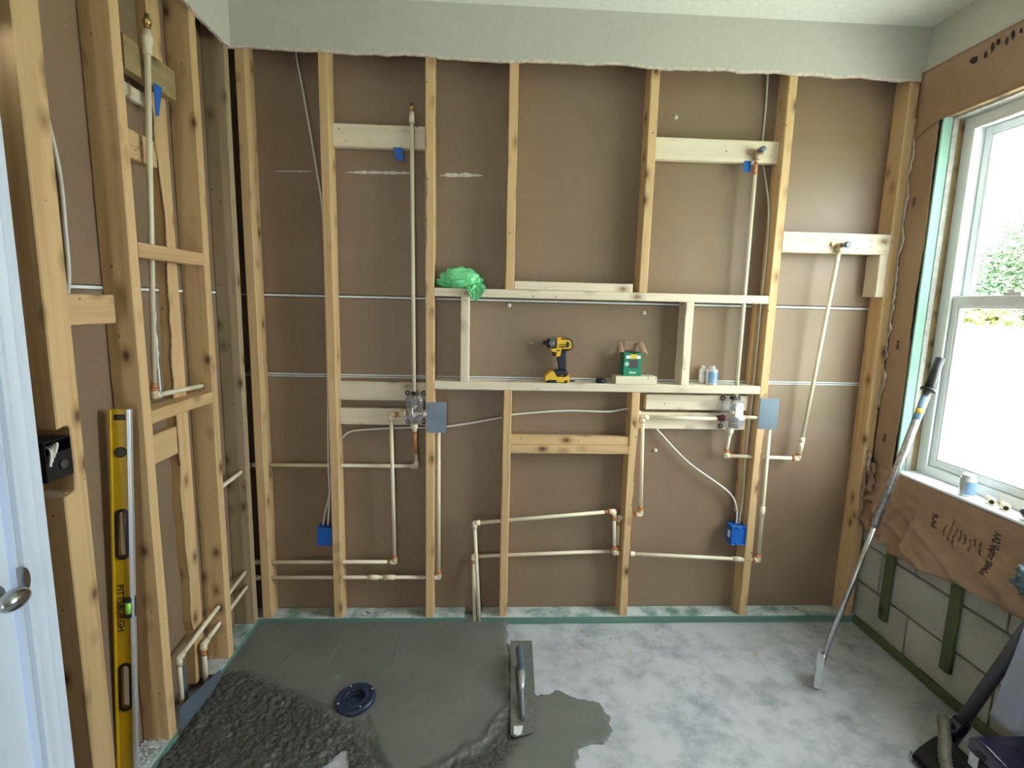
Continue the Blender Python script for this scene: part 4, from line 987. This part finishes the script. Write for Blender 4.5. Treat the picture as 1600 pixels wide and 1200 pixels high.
# debris: chips on the slab, sawdust and rubble on the plates
chips = [(1.54, -.06), (1.505, -.19), (1.56, -.10), (1.72, -.215), (1.73, -.205), (1.93, -.255), (1.66, -.12), (2.30, -.24), (2.67, -.72), (1.90, -.06)]
clab = ['left one of the two orange chips closest to the back plate', 'orange chip on the slab in line with the third stud', 'orange chip just off the back plate', 'larger pale chip near the middle of the slab', 'orange chip beside the larger pale chip', 'orange chip farther right on the slab, midway to the scraper', 'orange chip between the back plate and the pale chip', 'orange chip close to the foot of the scraper', 'long orange chip near the black nozzle at lower right', 'orange chip by the back plate, left of the last stud']
for i, (x, y) in enumerate(chips):
    a = random.random() * 6; s = .006 + .004 * random.random(); c, n_ = math.cos(a) * s, math.sin(a) * s
    tag(build('wood_chip', MB().prism([(x + c, y + n_), (x - n_ * .5, y + c * .5), (x - c, y - n_), (x + n_ * .6, y - c * .6)], 'xy', .0005, .004), 'chip' if i != 3 else 'new_x'), clab[i], 'chip', 'wood chips on the concrete')
def crumbs(name, label, n, fx, mat, smin, smax, seed):
    r = random.Random(seed); m = MB()
    for k in range(n):
        x, y, z = fx(r); s = r.uniform(smin, smax); d = [Vector((r.uniform(-1, 1), r.uniform(-1, 1), r.uniform(-.2, 1))).normalized() * s * r.uniform(.6, 1.2) for _ in range(4)]
        vs = [(x + v.x, y + v.y, max(z + .0002, z + v.z * .7 + s * .3)) for v in d]; m.add(vs, [(0, 1, 2), (0, 2, 3), (0, 3, 1), (1, 3, 2)])
    return tag(build(name, m, mat), label, 'debris', kind='stuff')
crumbs('rubble', 'white plaster rubble and dust on the left floor plate near the door', 420, lambda r: (r.uniform(-.085, -.006), r.uniform(-.95, -.70), ZP + r.random() ** 3 * .012), 'plaster', .002, .009, 1)
crumbs('rubble', 'pale dust and grit on the left floor plate between the two corner studs', 380, lambda r: (r.uniform(-.085, -.004), r.uniform(-.245, -.055) if r.random() < .6 else r.uniform(-.38, -.30), ZP + r.random() ** 3 * .006), 'sawdust', .0012, .0045, 2)
crumbs('sawdust', 'sawdust on the notch of the door stud', 160, lambda r: (r.uniform(-.07, -.002), r.uniform(-1.034, -1.002), 1.032 + r.random() ** 2 * .008), 'sawdust', .001, .004, 3)
crumbs('sawdust', 'sawdust scattered along the back floor plate', 340, lambda r: ((1.1 + 1.75 * r.random()) if r.random() < .7 else r.uniform(.4, .97), r.uniform(.012, .082), ZP), 'sawdust', .001, .004, 4)
crumbs('mortar_crumbs', 'dark mortar splashes on the back floor plate by the second stud', 70, lambda r: (r.gauss(.50, .035) if r.random() < .7 else r.gauss(.58, .03), r.uniform(.012, .05), ZP), 'mud', .002, .007, 5)
crumbs('sawdust', 'dusty shavings on the cross board under the left pipe elbow', 150, lambda r: (r.uniform(-.07, -.006), r.uniform(-.62, -.30), 1.178), 'sawdust', .001, .003, 6)
crumbs('sawdust', 'shavings on the upper niche shelf near the right riser', 90, lambda r: (r.gauss(2.05, .07), r.uniform(.006, .03), 1.6046), 'sawdust', .001, .003, 8)

# ================================================================== KRAFT PAPER AND TOOLS BY THE WINDOW WALL
def wrk(y, z, s=1.0):
    return .006 * noise.noise(Vector((y * 7, z * 7, 1))) + .004 * noise.noise(Vector((y * 19, z * 15, 4)))
XP = W - .0225
def paper(name, label, fn, nu, nv, mat='kraft', cat='paper', group=None): return tag(build(name, MB().grid(fn, nu, nv), mat, solid=.0012), label, cat, group)
def side(u, v):
    z = .80 + 1.54 * v; j = .010 * noise.noise(Vector((z * 14, 3, 0))) + .006 * noise.noise(Vector((z * 40, 3, 0)))
    y = (-.004 + j * .8) + (-.133 + .004 * math.sin(z * 9) - (-.004)) * u
    if v > .97: y -= .0
    return (XP + wrk(y, z) * .25 - .004 * math.sin(u * math.pi) , y, z)
pa = paper('kraft_paper', 'tall brown paper strip between the corner stud and the window', side, 12, 90)
def foilf(u, v):
    z = 1.10 + 1.28 * v; j = .022 * noise.noise(Vector((z * 11, 8, 0))) + .012 * noise.noise(Vector((z * 33, 2, 0)))
    return (XP - .006 + .003 * noise.noise(Vector((z * 30, u * 3, 0))), .004 + (-.022 + j) * u + .006 * noise.noise(Vector((z * 25, 1, 5))), z)
fo = build('torn_foil', MB().grid(foilf, 3, 110), 'foil', pa, solid=.0008); part_label(fo, 'torn silver foil edge')
def top(u, v):
    y = -.012 - 1.6 * u; lowz = 2.290 + (.040 if u > .07 else .040 * u / .07) + .006 * noise.noise(Vector((y * 12, 0, 3))) * (u < .08)
    z = lowz + (2.56 - lowz) * v
    return (XP - .008 + wrk(y, z) * .3, y, z)
pt_ = paper('kraft_paper', 'brown paper band above the window below the painted wall', top, 60, 12)
def skirt_base(y):
    pts = [(.028, .515), (-.10, .500), (-.155, .488), (-.165, .505), (-.20, .470), (-.33, .480), (-.46, .498), (-.54, .505), (-.56, .525), (-.66, .515), (-.78, .528), (-1.4, .53)]
    zl = pts[-1][1]
    for (a, za), (b, zb) in zip(pts[:-1], pts[1:]):
        if b <= y <= a: zl = za + (zb - za) * (y - a) / (b - a); break
    return (.826 if y < -.14 else .83), zl
def skirt_x(y, z, v):
    fold = .012 * (v ** 1.5) * (1 + math.sin(y * 16 + z * 13)) + .008 * v * noise.noise(Vector((y * 9 + z * 9, z * 5, 6))) + .010 * v * (1 - abs(noise.noise(Vector((y * 5 - z * 4, z * 6 + y * 3, 9)))) * 3) + .030 * min(1, v * 1.6) * max(0, 1 - abs(noise.noise(Vector((y * 7 + z * 5, z * 4 - y * 2, 3)))) * 5) + .028 * v * max(0, 1 - abs(noise.noise(Vector((y * 4 - z * 9, 1, 5)))) * 6)
    return XP - .004 - max(fold * .8, -.002)
def skirt(u, v):
    # v=0 at the sill, v=1 at the loose lower hem
    y = .028 - 1.35 * u; zt, zl = skirt_base(y); z = zt + (zl - zt) * v
    return (skirt_x(y, z, v), y, z)
ps = paper('kraft_paper', 'wrinkled printed brown paper hanging under the window sill', skirt, 130, 36)
def crum(seed, y0, y1, z0, z1, amp, label, xo):
    def fn(u, v):
        y = y0 + (y1 - y0) * u; z = z0 + (z1 - z0) * v; e = .014 * noise.noise(Vector((u * 5, v * 6, seed)))
        return (xo - amp * (.5 + noise.noise(Vector((u * 3, v * 4, seed + 2))) + .5 * (1 - abs(noise.noise(Vector((u * 6, v * 7, seed)))) * 2)), y + e, z + e * .8)
    return paper('kraft_paper', label, fn, 18, 22)
crum(3, .045, -.020, .52, .80, .016, 'crumpled brown paper wrapped round the corner stud under the torn foil', XP - .020)
crum(7, .010, -.055, .70, .84, .012, 'torn loose flap of brown paper below the foil in the corner', XP - .012)
fo2 = MB().grid(lambda u, v: (XP - .030 - .012 * noise.noise(Vector((u * 5, v * 5, 1))), .030 - .06 * u + .01 * noise.noise(Vector((v * 6, 0, 2))), .93 - .09 * v - .05 * u + .012 * noise.noise(Vector((u * 8, v * 3, 4)))), 10, 8)
tag(build('foil_scrap', fo2, 'foil', solid=.0006), 'scrap of crinkled silver foil in the back right corner', 'foil')
dn = (0, 0, -1); tw_ = (0, -1, 0)
def ptext(s, size, y, z, par, b=0.0004, x=None, sx=1.0):
    o = ptext_flat(s, size, y, z, par, b, x, sx)
    if par is ps:                        # printed on the paper: follow its folds
        w = wpos(par); x0 = (x if x else XP - .030)
        for vt in o.data.vertices:
            p = vt.co + w; zt, zl = skirt_base(p.y); v_ = min(1, max(0, (zt - p.z) / (zt - zl)))
            vt.co.x = skirt_x(p.y, p.z, v_) - .0016 + (.0006 if p.x > x0 else -.0006) - w.x
    return o
def ptext_flat(s, size, y, z, par, b=0.0004, x=None, sx=1.0): return text(s, size, (x if x else XP - .030, y, z), dn, tw_, 'print_brown', par, bold=b, sx=sx, depth=.0012)
xt = XP - .0285
ptext('AA2 Vapor Shield', .036, -.655, .690, ps, .0012, XP - .026, .62)
ptext('Fi-Foil', .040, -.395, .705, ps, .001, XP - .024, .6)
for i, s_ in enumerate(('Product of', 'Meets ASTM C1224', 'Fire Rated Class A', 'Perforated', 'Reflective', 'R-4.1 R-5.0', 'Facing', 'Staple flange')):
    ptext(s_, .013, -.455 - .022 * i, .690 + .012 * math.sin(i * 2.3), ps, 0, XP - .026, .8)
ptext('Fi-Foil', .020, -.075, 1.40, pa, .0004, XP - .010, .8); ptext('Fi-Foil', .020, -.070, .97, pa, .0004, XP - .010, .8); ptext('Fi-Foil', .020, -.060, 2.02, pa, .0004, XP - .010, .8)
ptext('II', .05, -.050, .655, ps, .001, XP - .016, .5)

stains = build('tar_stain', MB().prism([(-.250, 2.508), (-.262, 2.516), (-.280, 2.512), (-.284, 2.497), (-.268, 2.490), (-.254, 2.498)], 'yz', XP - .0135, XP - .0125), 'tar', pt_)
for (a_, b_) in ((-.31, 2.500), (-.335, 2.520), (-.355, 2.524), (-.39, 2.515), (-.41, 2.527), (-.44, 2.520), (-.47, 2.528)):
    build('tar_stain', MB().prism([(a_, b_), (a_ - .004, b_ + .014), (a_ - .010, b_ + .010), (a_ - .013, b_ - .008), (a_ - .007, b_ - .014 - .01 * math.sin(a_ * 90))], 'yz', XP - .0135, XP - .0125), 'tar', pt_)
# small hardware left on the brown sheets
def anchor(x, z, lab, s=1):
    tag(build('wall_anchor', MB().lathe([(.009 * s, 0), (.009 * s, .004), (.004, .007), (.003, .018)], (x, .0885, z), (0, -1, 0), 12), 'cpvc_white'), lab, 'anchor')
anchor(1.880, 2.375, 'small white screw tip on the brown wall above the right upper board'); anchor(1.16, 1.535, 'white plug under the upper shelf on the brown wall, left one', 1.2)
anchor(1.79, 1.515, 'pale plug under the upper shelf on the brown wall, right one'); anchor(1.886, .855, 'white plug low on the brown wall under the right blocking boards', 1.1)

# window sill things
can(2.948, -.468, WZ0 + .0125, .026, .076, 'little silver and blue can on the window sill', ('can_silver', 'can_blue', 'can_silver'), .022)
def fitting(x, y, z, lab):
    m = MB(); socket(m, (x, y, z), Vector((-.75, -.65, 0)), .024, .012); socket(m, (x, y, z), Vector((.3, .95, 0)), .026, .012); m.ball((x, y, z), .0122, 12, 8)
    e = tag(build('pipe_fitting', m, 'cpvc'), lab, 'fitting'); build('fitting_bore', MB().tube([(x - .75 * .0243, y - .65 * .0243, z), (x - .75 * .0248, y - .65 * .0248, z)], .008, 12), 'drilled_dark', e); return e
fitting(2.966, -.555, WZ0 + .025, 'cream pipe elbow lying on the window sill next to the little can')
f2 = fitting(2.962, -.615, WZ0 + .025, 'cream pipe elbow with orange primer on the window sill')
build('primer_stain', MB().tube([(2.962 + .3 * .02, -.615 + .95 * .02, WZ0 + .025), (2.962 + .3 * .0275, -.615 + .95 * .0275, WZ0 + .025)], .0124, 12), 'primer_orange', f2)
m = MB().ball((2.945, -.725, WZ0 + .037), (.026, .045, .0245), 20, 12)
tag(build('tape_measure', m, 'purple_black'), 'shiny black rounded tool on the window sill at the picture edge', 'tool')

# long floor scraper leaning from the slab into the window jamb
pb = Vector((2.475, -.418, .075)); pt2 = Vector((2.962, -.245, 1.357)); d = (pt2 - pb).normalized()
sc = empty('floor_scraper', (2.455, -.425, 0), 'long steel handled floor scraper leaning against the window jamb', 'scraper')
L_ = (pt2 - pb).length
build('lower_pole', MB().tube([pb, pb + d * (L_ * .62)], .0105, 14), 'steel', sc)
build('upper_pole', MB().tube([pb + d * (L_ * .45), pb + d * (L_ * .895)], .0155, 14), 'steel_worn', sc)
part_label(build('pole_sticker', MB().tube([pb + d * (L_ * .80), pb + d * (L_ * .875)], .0158, 14), 'can_blue', sc), 'blue and white sticker'); build('sticker_band', MB().tube([pb + d * (L_ * .82), pb + d * (L_ * .835)], .0160, 14), 'label_yellow', sc)
build('grip', MB().tube([pb + d * (L_ * .90), pb + d * L_], .0175, 16), 'black_plastic', sc)
build('grip_flange', MB().tube([pb + d * (L_ * .894), pb + d * (L_ * .902)], .028, 18), 'black_plastic', sc)
# blade head: a flat steel block held on edge
hd = MB()
ax_ = Vector((-.18, -.10, 1)).normalized(); sd_ = Vector((.55, .83, 0)); th = Vector((.83, -.55, 0)); c0 = Vector((2.466, -.424, .006))
vs = []
for k, h_ in ((0, 0), (1, .118)):
    for a_, b_ in ((-1, -1), (1, -1), (1, 1), (-1, 1)):
        vs.append(c0 + Vector((.055, .02, 1)).normalized() * h_ + sd_ * (.050 * a_) + th * (.012 * b_))
hd.add(vs, [(3, 2, 1, 0), (4, 5, 6, 7), (0, 1, 5, 4), (1, 2, 6, 5), (2, 3, 7, 6), (3, 0, 4, 7)])
build('blade_holder', hd, 'aluminium', sc); 
hd2 = MB().add([v - Vector((0, 0, .0)) - th * .0135 * (1 if i % 4 in (0, 1) else -1) * .2 for i, v in enumerate(vs)], [(3, 2, 1, 0), (4, 5, 6, 7), (0, 1, 5, 4), (1, 2, 6, 5), (2, 3, 7, 6), (3, 0, 4, 7)])
build('pole_socket', MB().tube([pb - d * .03, pb + d * .05], .0135, 12), 'steel_worn', sc)

# vacuum wand with floor nozzle, ribbed hose, cord
vw = empty('vacuum_wand', (2.68, -.83, 0), 'dark grey vacuum wand with a black floor nozzle, leaning at the lower right', 'vacuum')
wb0 = Vector((2.735, -.795, .13)); wt = Vector((2.874, -.866, .62)); wd_ = (wt - wb0).normalized()
build('wand_tube', MB().tube([wb0, wt], .0195, 18), 'dark_grey_plastic', vw)
build('wand_cuff', MB().tube([wb0 - wd_ * .075, wb0 + wd_ * .008], .0265, 18), 'purple_black', vw)
m = MB().prism([(2.555, 0.012), (2.700, .012), (2.712, .045), (2.690, .085), (2.640, .095), (2.585, .050)], 'xz', -.975, -.800)
nz = build('floor_nozzle', m, 'bristle', vw); bv = nz.modifiers.new('bevel', 'BEVEL'); bv.width = .012; bv.segments = 2
r = random.Random(4); m = MB()
for k in range(240):
    t = r.random(); x = 2.560 + r.uniform(-.003, .003); y = -.975 + .175 * t; m.add([(x + .004, y, .03), (x + .006, y + .003, .03), (x - .004 * r.random(), y + r.uniform(-.003, .003), .0005)], [(0, 1, 2)])
b_ = build('bristles', m, 'bristle', nz); b_['kind'] = 'stuff'
m = MB(); path = crv([(2.690, -.775, .130), (2.655, -.815, .135), (2.615, -.865, .125), (2.565, -.93, .10), (2.545, -1.02, .05), (2.54, -1.10, .022)], 12)
m.tube(path, .016, 14, True, [.0150 + .0045 * (k % 2) for k in range(len(path))]); build('ribbed_hose', m, 'hose_grey', vw)
build('cord', MB().tube(crv([(2.93, -.84, .05), (2.86, -.86, .075), (2.77, -.90, .06), (2.73, -.955, .03), (2.72, -.972, .012)], 10), .007, 8), 'dark_grey_plastic', vw)
# black tool case with glossy sloping lid
tc = empty('tool_case', (2.80, -1.08, 0), 'black tool case with a glossy purple black lid at the lower right corner', 'case')
m = MB().prism([(-.985, 0), (-1.25, 0), (-1.25, .205), (-.985, .205)], 'yz', 2.585, 2.908); o = build('case_body', m, 'black_plastic', tc); bv = o.modifiers.new('bevel', 'BEVEL'); bv.width = .012; bv.segments = 2
m = MB().prism([(-.975, .206), (-1.26, .206), (-1.26, .232), (-1.03, .262), (-.992, .262), (-.975, .240)], 'yz', 2.572, 2.910); o = build('case_lid', m, 'purple_black', tc); bv = o.modifiers.new('bevel', 'BEVEL'); bv.width = .008; bv.segments = 3
build('case_latch', MB().box(2.556, 2.574, -1.03, -1.0, .18, .222, .003), 'steel', tc)
# clear polythene over the wand
def poly(u, v):
    z = .70 - .44 * v; sp = .03 + .10 * v
    y = -.93 - .05 * math.sin(u * 5) * v - .012 * noise.noise(Vector((u * 6, v * 2, 1)))
    x = 2.800 + (u - .42) * 2 * sp + .012 * math.sin(u * 22 + 2 * v) * (.4 + v) + .01 * noise.noise(Vector((u * 4, v * 3, 5)))
    return (x, y + .018 * math.cos(u * 22) * (.3 + v), z)
tag(build('plastic_sheet', MB().grid(poly, 60, 30), 'poly_sheet', solid=.0008), 'cloudy clear plastic sheet draped at the right edge behind the tool case', 'sheet')
def lump(u, v):
    th, ph = u * 2 * math.pi, v * math.pi; dd = Vector((math.sin(ph) * math.cos(th), math.sin(ph) * math.sin(th), -math.cos(ph))); rr = 1 + .35 * noise.noise(dd * 2.3) + .35 * (1 - 2 * abs(noise.noise(dd * 4.1)))- .15
    return (2.765 + dd.x * .050 * rr, -.92 + dd.y * .035 * rr, .735 + dd.z * .050 * rr)
tag(build('plastic_bag', MB().grid(lump, 44, 26), 'slate_plastic'), 'grey crumpled lump on top of the clear sheet at the right edge', 'bag')

# ================================================================== OUTSIDE THE WINDOW
struct(build('lawn', MB().box(W + .6, 60, -30, 60, -.32, -.25, .001), 'grass')); bpy.data.objects['lawn'].name = 'ground'
build('patio', MB().box(W + .25, 6.3, -12, 22, -.26, -.22, .001), 'patio', bpy.data.objects['ground'])
FX = 6.4
fe = empty('vinyl_fence', (FX, 3.5, -.25), 'white board fence beyond the window', 'fence')
y = -3.0
while y < 9.0:
    build('fence_post', MB().box(FX - .04, FX + .06, y - .05, y + .05, -.25, 1.48, .006), 'fence_white', fe)
    for k in range(3): 
        pass
    z = -.20
    for k in range(8): build('fence_board', MB().box(FX - .01, FX + .03, y + .052, y + 2.348, z, z + .196, .004), 'fence_white', fe); z += .2
    build('fence_rail', MB().box(FX - .025, FX + .045, y + .052, y + 2.348, z, z + .035, .004), 'fence_white', fe)
    y += 2.4
def tree(x, y, zb, zc, rad, rz, n, leaf, label, name='leafy_tree', seed=1, ls=.085):
    e = empty(name, (x, y, -.25), label, 'tree' if 'tree' in name else 'shrub', None)
    r = random.Random(seed)
    m = MB().tube(crv([(x, y, -.25), (x + .05, y, zb * .5), (x, y + .05, zb), (x, y, zc)], 5), .1, 10, True, None); build('trunk', m, 'trunk', e)
    for k in range(6):
        a = k * 1.05; build('branch', MB().tube([(x, y, zb + .1 * k), (x + rad * .6 * math.cos(a), y + rad * .6 * math.sin(a), zc + .12 * k)], .03, 6), 'trunk', e)
    cl = [Vector((r.gauss(0, 1), r.gauss(0, 1), r.gauss(0, 1))).normalized() for _ in range(46)]
    cl = [Vector((x + c.x * rad * .78, y + c.y * rad * .78, zc + c.z * rz * .78)) for c in cl] + [Vector((x, y, zc))]
    vs, fs = [], []
    for k in range(n):
        c = r.choice(cl); d_ = Vector((r.gauss(0, 1), r.gauss(0, 1), r.gauss(0, 1))).normalized() * (r.random() ** .4) * rad * .34
        p = c + d_; a = Vector((r.gauss(0, 1), r.gauss(0, 1), r.gauss(0, .6))).normalized(); b = a.orthogonal().normalized(); s = ls * r.uniform(.6, 1.2); o = len(vs)
        vs += [p - a * s, p + b * s * .5, p + a * s, p - b * s * .5 + Vector((0, 0, s * .15))]; fs.append((o, o + 1, o + 2, o + 3))
    m = MB(); m.v = [tuple(v) for v in vs]; m.f = fs; m.sm = [False] * len(fs)
    lv_ = build('foliage', m, leaf, e, fixn=False); lv_['kind'] = 'stuff'
    return e
tree(12.6, 7.5, .9, 2.15, 1.95, 1.65, 26000, 'leaf', 'large rounded green tree behind the white fence', seed=2, ls=.058)
tree(13.5, 3.0, 1.0, 2.4, 2.3, 1.9, 9000, 'leaf', 'second green tree behind the fence, farther along to the right', seed=3)
tree(9.2, 6.0, .5, 1.30, .55, .42, 2600, 'leaf_yellow', 'yellow green shrub just behind the fence', 'garden_shrub', 4, .06)
